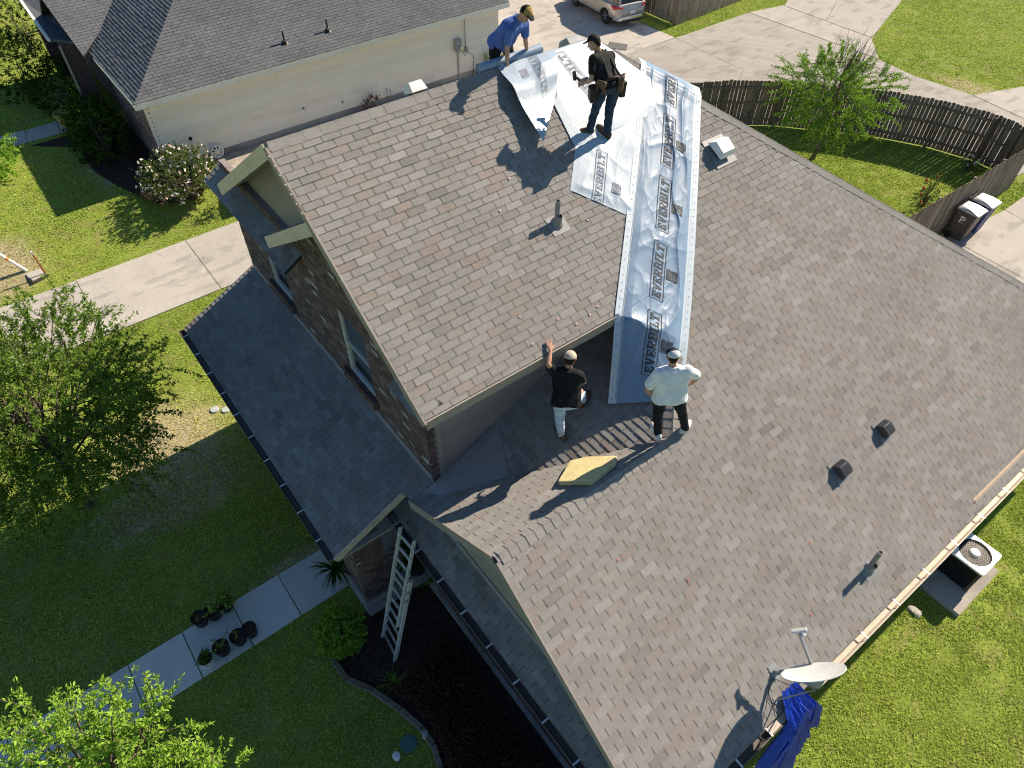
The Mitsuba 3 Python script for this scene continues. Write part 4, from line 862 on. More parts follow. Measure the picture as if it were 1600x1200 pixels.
bsdf('clay', prin(painted((.42, .33, .12), (.25, .2, .08)), .6, .3)); put(lathe([(0, 0), (.20, 0), (.31, .50), (.34, .50), (.34, .56), (.29, .56), (.27, .46), (0, .44)], 24, (-22.4, -.75, 0)), 'clay', k, smooth=30)
bsdf('green_lid', prin(painted((.05, .17, .14), (.04, .1, .085)), .5, .4)); bsdf('pale_lid', prin(painted((.40, .44, .43), (.32, .35, .34)), .5, .4))
for x, y, r, lab, m in ((-5.18, -1.70, .115, 'pale round valve cover on the dry lawn, the left of the pair', 'pale_lid'), (-4.99, -1.47, .105, 'pale round valve cover on the dry lawn, the right of the pair', 'pale_lid'), (5.34, -2.0, .155, 'round green valve lid in the grass beside the bed edging', 'green_lid')):
    k = thing('valve_cover', lab, 'valve cover'); part(k, 'lid', lathe([(0, .030), (r * .9, .030), (r, .022), (r, -.05)], 26, (x, y, .012 + float(GZ(x, y)))), m, smooth=30)
    if m == 'green_lid':
        for a, b in ((.05, .03), (-.05, -.03), (-.02, .09)): part(k, 'lifting_hole', lathe([(0, .0335), (.012, .0335), (.012, .02)], 10, (x + a, y + b, .012)), 'black_plastic')
k = thing('white_pipe_cap', 'short white cleanout pipe standing beside the green valve lid', 'cleanout pipe'); part(k, 'pipe', lathe([(.055, -.05), (.055, .13), (.068, .13), (.068, .19), (.05, .20), (0, .20)], 20, (5.42, -2.28, 0)), 'white_metal', smooth=30)
k = thing('sprinkler_riser', 'small grey riser pipe with white collar against the bed edging', 'pipe'); part(k, 'pipe', lathe([(.045, -.05), (.045, .12), (.058, .12), (.058, .2), (0, .215)], 18, (5.42, -1.68, 0)), 'grey_metal', smooth=30); part(k, 'collar', lathe([(.047, .02), (.062, .02), (.062, .06), (.047, .06)], 18, (5.42, -1.68, 0)), 'white_metal')
k = thing('stepping_stone', 'pale broken stone in the shade under the gutter beside the air conditioner', 'stone')
m = trimesh.creation.icosphere(2, .15); m.apply_scale((1.0, .6, .35)); m.vertices += (meshkit.fbm(m.vertices * 9, 3)[:, None] - .5) * .08; m.apply_translation((9.52, 7.55, .03)); put(m, 'concrete', k, tone=(.9, 0))
# utility cover with white marker post and red stake on the far lawn
k = thing('utility_box', 'square pale utility cover set in the grass by the driveway', 'utility cover'); part(k, 'lid', box((-14.12, -4.12, -.64), (.52, .44, .08), .25, .01), 'concrete', tone=(.8, 0)); part(k, 'frame', box((-14.12, -4.12, -.665), (.58, .50, .08), .25), 'dark_gutter')
bsdf('orange_paint', prin((.75, .22, .06), .5, .4)); bsdf('red_paint', prin((.55, .12, .07), .6, .3))
k = thing('marker_post', 'leaning white marker post with an orange band beside the utility cover', 'marker post'); a, b = A3(-14.42, -4.30, -.58), A3(-14.47, -4.70, .22); part(k, 'post', tube([a, a + (b - a) * .55, b], [.05, .052, .05], 12), 'white_metal'); part(k, 'cap', tube([b, b + (b - a) * .09], [.06, .045], 12), 'white_metal'); part(k, 'band', tube([a + (b - a) * .70, a + (b - a) * .80], .0535, 12), 'orange_paint')
k = thing('survey_stake', 'thin red wooden stake standing at the utility cover', 'stake'); part(k, 'stake', beam((-13.95, -3.86, -.72), (-14.01, -3.88, .12), .045, .05, (1, 0, 0)), 'red_paint'); part(k, 'tip', beam((-14.01, -3.88, .12), (-14.018, -3.882, .24), .045, .05, (1, 0, 0)), 'white_metal')
# back yard: white vent pipe, flowers, small leafy plants
single('standpipe', [lathe([(.05, 0), (.05, .9), (.07, .9), (.07, .97), (0, .985)], 16, (-6.45, 20.6, 0))], 'white_metal', 'white standpipe with a cap in the yard just beyond the hip ridge', 'pipe', smooth=30)
for i, (x, y, lab) in enumerate([(1.15, 22.3, 'red roses in a pot by the fence, the far one'), (1.45, 21.5, 'small rose bush with red flowers beside the bin fence'), (1.95, 20.2, 'dark potted plant low against the bin fence'), (1.15, 24.9, 'little white flowering plant in the fence corner')]):
    k, p, d = shrub('garden_plant', lab, (x, y, .28), (.28, .28, .26), 46, 'rose_leaf', .055, 220 + 4 * i, per=12, L=.16, base=.6, cat='plant')
    if i < 2:
        q = p[::11] + d[::11] * .12 + (0, 0, .1); put([trimesh.creation.icosphere(1, .038).apply_translation(a) for a in q], 'red_petal', child_key(k + '__rose'))
    elif i == 2: part(k, 'pot', pot_mesh((x, y), .16, .24), 'black_plastic')
    else: put([trimesh.creation.icosphere(1, .035).apply_translation(a) for a in p[::5] + (0, 0, .1)], 'white_metal', child_key(k + '__flower'))

# ---- ladder
lad = thing('ladder', 'aluminium extension ladder leaning on the gutter beside the porch', 'ladder')
f0, f1, t0, t1 = A3(3.36, -1.36, .03), A3(3.92, -1.42, .03), A3(3.06, -.40, 2.78), A3(3.55, -.36, 2.78)
bsdf('yellow_glass', prin((.46, .455, .43), .42, .5))
dn = nrm(t0 - f0); mid0, mid1 = f0 + (t0 - f0) * .62, f1 + (t1 - f1) * .62; out = nrm(np.cross(f1 - f0, t0 - f0)); out = out if out[1] < 0 else -out
part(lad, 'rail', beam(f0, mid0 + dn * .3, .035, .085, out, bev=.008), 'yellow_glass'); part(lad, 'rail', beam(f1, mid1 + dn * .3, .035, .085, out, bev=.008), 'yellow_glass')
i0, i1 = f0 + (f1 - f0) * .12, f1 - (f1 - f0) * .12
part(lad, 'inner_rail', beam(i0 + (t0 - f0) * .30 + out * .05, t0 + (f1 - f0) * .10 + out * .05 + dn * .1, .03, .075, out, bev=.006), 'yellow_glass'); part(lad, 'inner_rail', beam(i1 + (t1 - f1) * .30 + out * .05, t1 - (f1 - f0) * .10 + out * .05 + dn * .1, .03, .075, out, bev=.006), 'yellow_glass')
for j in range(11):
    s = .045 + j * .0925; a, b = f0 + (t0 - f0) * s, f1 + (t1 - f1) * s
    o = out * (.05 if s > .62 else 0); part(lad, 'rung', beam(a + o, b + o, .075, .035, out, bev=.006), 'aluminium')
for a in (f0, f1): part(lad, 'foot', box(a + (0, 0, -.01), (.06, .09, .05)), 'black_plastic')
for s in (.55, .62, .72): part(lad, 'bracket', beam(f1 + (t1 - f1) * s + out * .01, f1 + (t1 - f1) * (s + .02) + out * .01, .06, .11, out), 'aluminium')

# ---- air conditioner
ac = thing('air_conditioner', 'outdoor air conditioner unit on a concrete pad below the right gutter', 'air conditioner')
part(ac, 'pad', box((9.60, 8.95, .03), (1.02, 1.62, .16), bev=.01), 'concrete', tone=(.4, 0))
ax_, ay_ = 9.56, 9.08; hw = .36
part(ac, 'coil', box((ax_, ay_, .46), (.66, .66, .70)), 'black_plastic')
for j in range(26): part(ac, 'louver', [box((ax_, ay_ - hw + .012, .14 + j * .0262), (.60, .012, .009)), box((ax_ + hw - .012, ay_, .14 + j * .0262), (.012, .60, .009)), box((ax_, ay_ + hw - .012, .14 + j * .0262), (.60, .012, .009))], 'black_metal')
for sx in (-1, 1):
    for sy in (-1, 1): part(ac, 'corner_post', box((ax_ + sx * (hw - .03), ay_ + sy * (hw - .03), .46), (.06, .06, .72), bev=.01), 'dark_gutter')
ringP = sbox(-.38, -.38, .38, .38).buffer(-.06).buffer(.06).difference(Point(0, 0).buffer(.315, 32))
m = trimesh.creation.extrude_polygon(ringP, .05, engine='earcut'); m.apply_translation((ax_, ay_, .80)); part(ac, 'top_cover', m, 'white_metal', tone=(.9, .5))
part(ac, 'fan_well', lathe([(.312, .84), (.312, .62), (0, .62)], 32, (ax_, ay_, 0)), 'black_plastic')
part(ac, 'grille', [trimesh.creation.torus(rr, .003, 40, 5).apply_translation((ax_, ay_, .845)) for rr in (.09, .13, .17, .21, .25, .29)] + [beam((ax_ + .07 * math.cos(a), ay_ + .07 * math.sin(a), .842), (ax_ + .312 * math.cos(a), ay_ + .312 * math.sin(a), .838), .004, .004) for a in np.arange(36) * math.pi / 18], 'black_metal')
part(ac, 'fan_motor', lathe([(0, .87), (.08, .865), (.10, .85), (.10, .80), (0, .80)], 24, (ax_, ay_, 0)), 'white_metal', smooth=30)
part(ac, 'fan_blade', [plate([(ax_ + .06 * math.cos(a), ay_ + .06 * math.sin(a), .72), (ax_ + .28 * math.cos(a - .3), ay_ + .28 * math.sin(a - .3), .70), (ax_ + .28 * math.cos(a + .3), ay_ + .28 * math.sin(a + .3), .76)], .004) for a in (0, 2.1, 4.2)], 'grey_metal')
part(ac, 'line_set', tube([(9.22, 8.95, .35), (9.0, 8.7, .3), (8.8, 8.7, .4)], .025, 8), 'black_plastic')

# ---- rubbish bins
bsdf('bin_grey', prin(painted((.085, .075, .065), (.06, .055, .05)), .45, .4)); bsdf('bin_blue', prin(painted((.035, .05, .16), (.03, .04, .11)), .45, .4)); bsdf('bin_lid', prin(painted((.50, .50, .48), (.35, .35, .34)), .35, .5))
def wheelie(x, y, mat, label, mark):
    k = thing('rubbish_bin', label, 'rubbish bin'); h = 1.02
    lo, hi = np.array([(-.22, -.22), (.22, -.22), (.22, .22), (-.22, .22)]), np.array([(-.28, -.29), (.32, -.29), (.32, .29), (-.28, .29)])
    v = np.vstack([np.c_[lo, np.full(4, .03)], np.c_[hi, np.full(4, h)]]); m = trimesh.convex.convex_hull(v); m = trimesh.convex.convex_hull(np.vstack([v * (1, 1, 1), v * (.93, .93, 1)]))
    hull = Manifold.batch_hull([Manifold.cylinder(.02, .04, .04, 12).translate([a[0] * .9, a[1] * .9, .03]) for a in lo] + [Manifold.cylinder(.02, .05, .05, 12).translate([a[0] * .9, a[1] * .9, h - .02]) for a in hi])
    part(k, 'body', hull.translate([x, y, 0]), mat, smooth=30)
    part(k, 'rim', trimesh.creation.extrude_polygon(sbox(-.31, -.32, .35, .32).buffer(.0), .05, engine='earcut').apply_translation((x, y, h - .03)), mat)
    lid = Manifold.batch_hull([Manifold.sphere(.03, 12).translate([a, b, c]) for a, b, c in ((-.28, -.29, h + .06), (-.28, .29, h + .06), (.36, -.29, h + .04), (.36, .29, h + .04), (.05, -.24, h + .10), (.05, .24, h + .10), (-.25, -.2, h + .10), (-.25, .2, h + .10))]); part(k, 'lid', lid.translate([x, y, 0]), 'bin_lid', smooth=25)
    for b in (-.16, .02, .16): part(k, 'lid_rib', beam((x - .2, y + b, h + .128), (x + .08, y + b, h + .132), .012, .012), 'bin_lid')
    part(k, 'handle', tube([(x - .30, y - .25, h - .02), (x - .40, y - .25, h + .02), (x - .40, y + .25, h + .02), (x - .30, y + .25, h - .02)], .016, 8), 'black_plastic')
    for s in (-1, 1): part(k, 'wheel', lathe([(0, .03), (.12, .03), (.13, .015), (.13, -.015), (.12, -.03), (0, -.03)], 20, (x - .24, y + s * .26, .13), (0, 1, 0)), 'black_plastic')
    if mark:   # pale emblem printed on the side: a letter P with a curl
        P = Point(0, 0).buffer(.075, 20).difference(Point(.0, 0).buffer(.042, 20)).union(sbox(-.085, -.14, -.045, .07)).difference(sbox(.0, -.012, .1, .012)); P = P.union(Point(.005, .0).buffer(.02))
        P = affinity.translate(P, 0, .82).union(sbox(-.10, .655, .08, .668))
        part(k, 'emblem', slab(P, lambda q: np.c_[x + q[:, 0], np.full(len(q), y - .243 - .0745 * q[:, 1]), q[:, 1]], .004, (0, -1, 0)), 'white_metal')
wheelie(3.14, 20.62, 'bin_grey', 'dark grey rubbish bin with a pale lid and emblem, nearer of the two', True)
wheelie(3.17, 21.45, 'bin_blue', 'dark blue recycling bin with a pale lid behind the grey bin', False)

# ================================================================ THINGS ON THE ROOF
eD = nrm((1, 0, -S)); eY = A3(0, 1, 0)
def onP(x, y, o=0.0): return A3(x, y, zP(x)) + NP * o
def onR(x, y, o=0.0): return A3(x, y, zR(y)) + NR * o
def onQ(x, y, o=0.0): return A3(x, y, zQ(x)) + NQ * o
def roof_pipe(x, y, h, r, lab):
    k = thing('vent_pipe', lab, 'vent pipe'); c = onP(x, y, .014)
    part(k, 'flashing', plate([c + eD * a + eY * b for a, b in ((-.12, -.17), (-.12, .17), (.20, .17), (.20, -.17))], .01, NP), 'lead', tone=(.9, .4))
    part(k, 'boot', lathe([(r + .004, .17), (r + .012, .16), (r + .03, .05), (r + .075, .0), (r + .075, -.05)], 20, c, NP * .6 + A3(0, 0, .4)), 'lead', smooth=40)
    part(k, 'pipe', lathe([(r - .008, h - .05), (r - .008, h), (r, h), (r, -.05)], 20, c), 'lead', smooth=30, tone=(1, .5))
roof_pipe(2.30, 3.55, .40, .042, 'grey vent pipe in lead flashing on the upper roof beside the laid membrane')
roof_pipe(8.58, 5.40, .52, .040, 'grey vent pipe in lead flashing near the right gutter, casting a shadow')
def box_vent(o, e1, e2, n, s, mat, lab, h=.20):
    """hooded roof vent; e2 points down the slope"""
    k = thing('roof_vent', lab, 'roof vent')
    P = lambda a, b, c: o + e1 * a * s + e2 * b * s + n * c
    part(k, 'flange', plate([P(-.75, -.75, .022), P(.75, -.75, .022), P(.75, .85, .022), P(-.75, .85, .022)], .006, n), 'lead', tone=(.2, .3))
    part(k, 'throat', trimesh.convex.convex_hull(np.array([P(a, b, c) for a in (-.36, .36) for b in (-.36, .36) for c in (.015, h * .62)])), 'black_plastic')
    hood = Manifold.batch_hull([Manifold.sphere(.012, 10).translate(P(a, b, c).tolist()) for a, b, c in ((-.5, -.52, h * .35), (.5, -.52, h * .35), (-.5, .5, h * .55), (.5, .5, h * .55), (-.42, -.30, h), (.42, -.30, h), (-.42, .34, h), (.42, .34, h))])
    part(k, 'hood', hood, mat, smooth=25)
box_vent(onP(2.33, 7.42), eY, eD, NP, .36, 'white_metal', 'white hooded roof vent right of the laid membrane', .20)
box_vent(onP(7.22, 7.31), eY, eD, NP, .255, 'black_metal', 'black hooded roof vent, the upper right of the two black ones', .15)
box_vent(onP(7.27, 5.96), eY, eD, NP, .255, 'black_metal', 'black hooded roof vent, the lower left of the two black ones', .15)
nB, eB = nrm((-S, 0, 1)), nrm((-1, 0, -S))
box_vent(A3(-.36, 2.75, ZR - S * .36), eY, eB, nB, .27, 'white_metal', 'white roof vent just showing over the upper ridge', .23)
box_vent(A3(-.45, 6.15, ZR - S * .45), eY, eB, nB, .32, 'grey_metal', 'grey roof vent behind the ridge by the capped man in black', .17)
single('loose_shingle', plate([(-.02, 6.62, 8.42), (.25, 6.85, 8.40), (.12, 7.02, 8.42), (-.15, 6.80, 8.44)], .012), 'shingle', 'loose dark shingle sticking out beyond the hip behind the man in black', 'shingle', tone=(.05, .2))
bsdf('foam', prin(proc(lambda p, n, uv: mi.Color3f(.60, .52, .27) * (.82 + .3 * fbm(p.x * 20, p.y * 20, p.z * 20, 3))), .95, .1))
fq = [(5.01, 1.54), (4.74, 2.03), (4.88, 2.22), (5.28, 2.44), (5.38, 2.29), (5.43, 1.78)]
hull = Manifold.batch_hull([Manifold.sphere(.018, 10).translate(onQ(x, y, o).tolist()) for x, y in fq for o in (.035, .088)]).refine_to_length(.04)
m = trimesh.Trimesh(hull.to_mesh().vert_properties[:, :3], hull.to_mesh().tri_verts, process=False); m.vertices += (meshkit.fbm(m.vertices * 5, 3)[:, None] - .5) * .022 * NQ
k = thing('foam_cushion', 'yellow foam pad lying across the ridge of the front wing', 'foam pad'); put(m, 'foam', k, smooth=40)
bsdf('orange_plastic', prin((.70, .19, .10), .5, .4)); bsdf('pink_plastic', prin((.72, .42, .36), .5, .4))
r_ = np.random.default_rng(77); spots = [('P', 7.11, 2.31, 1), ('P', 7.78, 4.62, 1), ('P', 6.39, 1.47, 1), ('Q', 3.68, 1.44, 1), ('Q', 3.80, 1.60, 1), ('Q', 4.87, 2.85, 1), ('P', 3.60, 3.20, 0), ('P', 3.55, 3.40, 0), ('P', 3.62, 2.9, 0), ('P', 3.45, 2.65, 0), ('P', 3.2, 2.1, 0),
                                         ('P', 1.5, 3.2, 0), ('P', 1.85, 2.75, 0), ('P', 2.3, 3.15, 0), ('P', 2.45, 4.1, 0), ('P', 1.2, 3.75, 0), ('P', 8.5, 3.9, 1), ('P', 3.58, 2.05, 0), ('R', 4.5, 2.9, 1), ('R', 3.9, 3.3, 1)]
where = ['on the main slope well below the foam pad', 'in the middle of the main slope, left of the lower vent pipe', 'on the main slope nearest the front wing gable', 'at the shadow edge beside the membrane patch, the left of two', 'at the shadow edge beside the membrane patch, the right of two', 'in the valley by the boots of the man in white',
         'on the upper eave close to the membrane strip', 'on the upper eave touching the membrane strip', 'on the upper eave a hand from the membrane strip', 'on the upper eave midway between the strip and the raised hand', 'above the raised hand of the man in the beige cap',
         'far up the slope left of the pointed membrane end', 'on open shingles uphill left of the lead vent pipe', 'just left of the lead vent pipe', 'between the lead vent pipe and the shorter strip', 'under the lifted tip of the pointed membrane end', 'near the eave just uphill of the satellite dish', 'on the eave beside the raised hand', 'in the shaded slope between the two lower men', 'in the shade right of the man in the beige cap']
for (pl, x, y, o), wh in zip(spots, where):
    c = dict(P=onP, Q=onQ, R=onR)[pl](x, y, .018); n = dict(P=NP, Q=NQ, R=NR)[pl]
    m = lathe([(0, .006), (.016, .005), (.018, 0), (0, -.002)], 8, (0, 0, 0), n); m.apply_translation(c)
    k = thing('cap_nail', ('orange' if o else 'pale pink') + ' nail cap ' + wh, 'nail cap', ('orange nail caps on the roof' if o else 'pale nail caps on the upper roof')); put(m, 'orange_plastic' if o else 'pink_plastic', k)
# nails and bent drip edge along the upper left rake
k = thing('drip_edge', 'thin dark lifted drip edge with white nails along the upper left rake', 'drip edge')
part(k, 'strip', beam(A3(.05, -.035, zP(.05) + .01), A3(1.0, -.035, zP(1.0) + .01), .03, .012), 'dark_gutter')
for i in range(8): part(k, 'nail', trimesh.creation.icosphere(1, .012).apply_translation((.05 + i * .13, -.05, zP(.05 + i * .13) + .02)), 'white_metal')

# ---- satellite dish
dk = thing('satellite_dish', 'pale grey satellite dish on a mast at the right eave', 'satellite dish')
dc, bo = A3(9.09, 2.86, 3.62), nrm((-.77, .30, .57)); m1 = nrm(np.cross(bo, (0.03, -.49, .87))); m2 = np.cross(bo, m1)
bsdf('dish_paint', prin(painted((.56, .57, .56), (.45, .46, .45)), .45, .4))
def dish(u, v):
    rr, a = u, v * 2 * np.pi; x, y = rr * np.cos(a) * .44, rr * np.sin(a) * .37
    return dc + x[:, None] * m1 + y[:, None] * m2 + (.30 * (x**2 + y**2) - .06)[:, None] * bo
part(dk, 'reflector', shell(sheet(14, 49, dish), .012), 'dish_paint', smooth=40)
back_c = dc - bo * .13; foot = onP(8.71, 2.80, .02); elbow = foot + A3(.02, .0, .30)
part(dk, 'rear_bracket', Manifold.batch_hull([Manifold.sphere(.03, 10).translate((back_c + m1 * a + m2 * b - bo * c).tolist()) for a, b, c in ((.1, .07, 0), (-.1, .07, 0), (.08, -.07, 0), (-.08, -.07, 0), (0, 0, .10))]), 'grey_metal', smooth=30)
part(dk, 'mast', tube([foot, foot + A3(.08, .03, .16), back_c - bo * .08 - A3(0, 0, .10), back_c - bo * .08], .026, 10), 'grey_metal', smooth=40)
part(dk, 'foot', [plate([foot + eD * a + eY * b for a, b in ((-.12, -.08), (-.12, .08), (.12, .08), (.12, -.08))], .012, NP), beam(foot + NP * .02, foot + NP * .10, .06, .08)], 'grey_metal')
for fx, fy in ((9.0, 3.30), (8.98, 2.55)):
    f_ = onP(fx, fy, .02); part(dk, 'brace', tube([f_, back_c - bo * .1 - A3(0, 0, .12)], .011, 8), 'grey_metal'); part(dk, 'brace_foot', plate([f_ + eD * a + eY * b for a, b in ((-.05, -.03), (-.05, .03), (.05, .03), (.05, -.03))], .01, NP), 'grey_metal')
ab = dc + m2 * (-.36 if (m2 @ A3(0, 0, 1)) > 0 else .36) * 1.0; lnb = A3(8.61, 3.10, 3.74)
part(dk, 'feed_arm', beam(ab - bo * .03, lnb, .035, .05), 'grey_metal', tone=(.9, .5))
la = nrm(m1); part(dk, 'receiver', [beam(lnb - la * .11, lnb + la * .12, .06, .06, bev=.012), beam(lnb + la * .05, lnb + la * .05 - (lnb - dc) * .16, .05, .05, bev=.01)], 'dish_paint')
part(dk, 'cable', tube([back_c - bo * .1, back_c - bo * .16 - (0, 0, .2), onP(8.75, 2.70, .03), onP(8.85, 2.5, .02), onP(9.1, 2.45, .02)], .006, 6), 'black_plastic')

def crease(q, seed): return (1 - np.abs(2 * meshkit.noise(q, seed) - 1))
# ---- blue tarpaulin over the gutter
def tarp(u, v):
    R_ = np.array([(8.98, 2.98, 2.80), (9.27, 3.02, 2.64), (9.38, 2.86, 2.05), (9.52, 2.66, 1.3), (9.68, 2.52, .6), (9.82, 2.42, .05)]); L_ = np.array([(8.98, 2.68, 2.80), (9.29, 2.45, 2.58), (9.36, 1.85, 2.0), (9.45, 1.25, 1.3), (9.6, .7, .6), (9.8, .3, .05)])
    t = np.linspace(0, 1, 6); a = np.stack([np.interp(u, t, R_[:, i]) for i in range(3)], 1); b = np.stack([np.interp(u, t, L_[:, i]) for i in range(3)], 1)
    p = a * (1 - v[:, None]) + b * v[:, None]; q = np.c_[u * 2.2, v * 5.5, 0 * u]
    w = (1 - np.abs(2 * meshkit.noise(q * (1.6, 2.4, 1) + 3) - 1))**4 * .16 + (meshkit.fbm(q * 2.1 + 7, 4) - .5) * .22 + .045 * np.sin(v * 30 + 5 * meshkit.noise(q * 1.3)) * np.minimum(1, u * 2)
    w = w + .05 * crease(np.c_[u * 6 + v * 3, v * 14 - u * 3, 0 * u], 41)**3
    return p + np.c_[w, .3 * w, .1 * w] * np.minimum(1, u * 3 + .15)[:, None]
bsdf('tarp', prin(proc(lambda p, n, uv: mi.Color3f(.013, .050, .40) * (.8 + .3 * noise(p.x * 300, p.y * 300, p.z * 300))), .30, .6))
put(shell(sheet(170, 170, tarp), .003), 'tarp', thing('blue_tarpaulin', 'crumpled shiny blue tarpaulin hanging over the gutter below the satellite dish', 'tarpaulin'), smooth=True)

# ---- parked car
car = thing('parked_car', 'silver crossover car parked at the top of the photo, seen from its rear left', 'car')
hv = nrm((-.99, .14, 0)); lv = A3(-hv[1], hv[0], 0); MC = np.eye(4); MC[:3, 0], MC[:3, 1], MC[:3, 2], MC[:3, 3] = hv, lv, (0, 0, 1), (-16.16, 24.34, .036)
def cpart(name, m, mat, **k):
    if hasattr(m, 'to_mesh'): q = m.to_mesh(); m = trimesh.Trimesh(q.vert_properties[:, :3], q.tri_verts, process=False)
    m = m.copy(); m.apply_transform(MC); return part(car, name, m, mat, **k)
def blob(pts): return Manifold.batch_hull([Manifold.sphere(r, 20).translate([x, y, z]) for x, y, z, r in pts])
sy = lambda pts: pts + [(x, -y, z, r) for x, y, z, r in pts]
bsdf('car_paint', prin(proc(lambda p, n, uv: mi.Color3f(.33, .315, .285)), .28, .5, metallic=.35, clearcoat=1.0, clearcoat_gloss=.95)); bsdf('car_glass', prin((.012, .014, .016), .05, .6)); bsdf('tyre', prin((.02, .02, .02), .85, .2)); bsdf('tail_light', prin((.42, .015, .02), .12, .6)); bsdf('chrome', prin((.55, .57, .6), .18, .5, metallic=.9)); bsdf('black_trim', prin((.025, .025, .027), .55, .3))
low_ = blob(sy([(.10, .70, .50, .08), (.04, .62, .72, .06), (.16, .74, 1.0, .10), (.25, .82, .60, .10), (1.0, .85, .95, .08), (1.0, .86, .45, .08), (3.8, .86, .45, .08), (3.7, .84, .88, .10), (4.6, .62, .50, .10), (4.5, .60, .78, .12), (3.6, .78, .98, .08)]))
low_ = Manifold.batch_boolean([low_] + [Manifold.cylinder(.5, .41, .41, 36).rotate([90, 0, 0]).translate([x, y, .36]) for x in (1.0, 3.78) for y in (1.10, -.60)], OpType.Subtract)
cpart('body', low_, 'car_paint', smooth=28)
cab = blob(sy([(.20, .62, 1.04, .08), (.55, .56, 1.48, .10), (.9, .58, 1.60, .08), (2.3, .58, 1.62, .08), (3.35, .66, 1.02, .08), (1.0, .76, 1.02, .06)]))
cpart('cabin_glass', cab, 'car_glass', smooth=30)
cpart('roof', blob(sy([(.42, .52, 1.58, .05), (.9, .57, 1.66, .06), (2.3, .57, 1.66, .06), (2.55, .52, 1.60, .05)])), 'car_paint', smooth=30)
for s in (-1, 1):
    for a, b in (((2.52, .60, 1.60), (3.42, .74, 1.02)), ((1.75, .655, 1.64), (1.85, .80, 1.02)), ((.80, .63, 1.62), (.62, .77, 1.02)), ((.36, .58, 1.56), (.13, .68, 1.04))): cpart('pillar', tube([A3(a[0], a[1] * s, a[2]), A3(b[0], b[1] * s, b[2])], .05, 8), 'car_paint')
    cpart('belt_trim', tube([A3(.3, .76 * s, 1.05), A3(1.2, .835 * s, 1.035), A3(3.3, .80 * s, 1.03)], .014, 6), 'chrome')
    cpart('tail_light', blob([(.10, .79 * s, .99, .06), (.03, .60 * s, .95, .04), (.52, .905 * s, 1.0, .035), (.32, .90 * s, .88, .04)]), 'tail_light', smooth=30)
    cpart('reflector', box((.20, .76 * s, .52), (.05, .16, .035)), 'tail_light')
    for x in (1.0, 3.78):
        m = trimesh.creation.torus(.265, .095, 40, 12); m.apply_scale((1, 1, 1.1)); m.apply_transform(trimesh.transformations.rotation_matrix(math.pi / 2, [1, 0, 0])); m.apply_translation((x, .80 * s, .36)); w = cpart('wheel', m, 'tyre', smooth=True)
        rim = [lathe([(.235, .0), (.255, .05), (.225, .05), (.20, .0)], 30, (x, .83 * s, .36), (0, s, 0))]
        for j in range(5):
            for d_ in (-.13, .13): a = j * 1.2566 + d_; rim.append(beam((x + .04 * math.cos(a), .875 * s, .36 + .04 * math.sin(a)), (x + .235 * math.cos(a + d_ * .3), .868 * s, .36 + .235 * math.sin(a + d_ * .3)), .03, .034, (0, 1, 0)))
        rim.append(lathe([(0, .05), (.055, .05), (.06, .0)], 16, (x, .84 * s, .36), (0, s, 0))); m = joined(rim); m.apply_transform(MC); put(m, 'chrome', child_key(w + '__rim'))
        m = lathe([(0, .0), (.24, .0), (.24, -.08)], 24, (x, .82 * s, .36), (0, s, 0)); m.apply_transform(MC); put(m, 'black_trim', child_key(w + '__brake'))
    cpart('wheel_arch_trim', joined([tube([A3(x + .435 * math.cos(a), .895 * s, .36 + .435 * math.sin(a)) for a in np.linspace(-.15, math.pi + .15, 18)], .030, 6) for x in (1.0, 3.78)]), 'black_trim')
    cpart('sill', beam((1.45, .90 * s, .36), (3.35, .90 * s, .36), .10, .10, bev=.02), 'black_trim'); cpart('sill_trim', beam((1.45, .945 * s, .42), (3.35, .945 * s, .42), .02, .035), 'chrome')
    for x in (1.58, 2.55): cpart('door_seam', beam((x, .932 * s, .46), (x + .04, .918 * s, 1.0), .006, .012), 'black_trim')
    for x in (1.68, 2.75): cpart('door_handle', beam((x, .94 * s, .86), (x + .18, .94 * s, .86), .03, .03, bev=.008), 'car_paint')
    cpart('mirror', blob([(3.2, .98 * s, 1.05, .05), (3.12, 1.02 * s, 1.05, .05), (3.2, .86 * s, 1.0, .03)]), 'car_paint', smooth=30)
cpart('rear_bumper', blob(sy([(.03, .60, .42, .05), (.10, .76, .42, .06), (.30, .86, .42, .05), (.03, .60, .52, .045), (.25, .86, .50, .04)])), 'chrome', smooth=30)
cpart('bumper_valance', blob(sy([(.06, .60, .30, .05), (.30, .82, .30, .05), (.08, .7, .36, .05)])), 'black_trim', smooth=30)
cpart('tailgate_trim', tube([A3(.0, .52, .90), A3(-.02, 0, .91), A3(.0, -.52, .90)], .014, 6), 'chrome')
cpart('licence_plate', beam((-.045, .16, .74), (-.045, -.16, .74), .012, .15, (0, 0, 1)), 'white_metal')
cpart('tailgate_seam', joined([beam((.045, .60, .58), (.07, .64, 1.0), .008, .012), beam((.0, .58, .585), (.0, -.58, .585), .008, .012)]), 'black_trim')

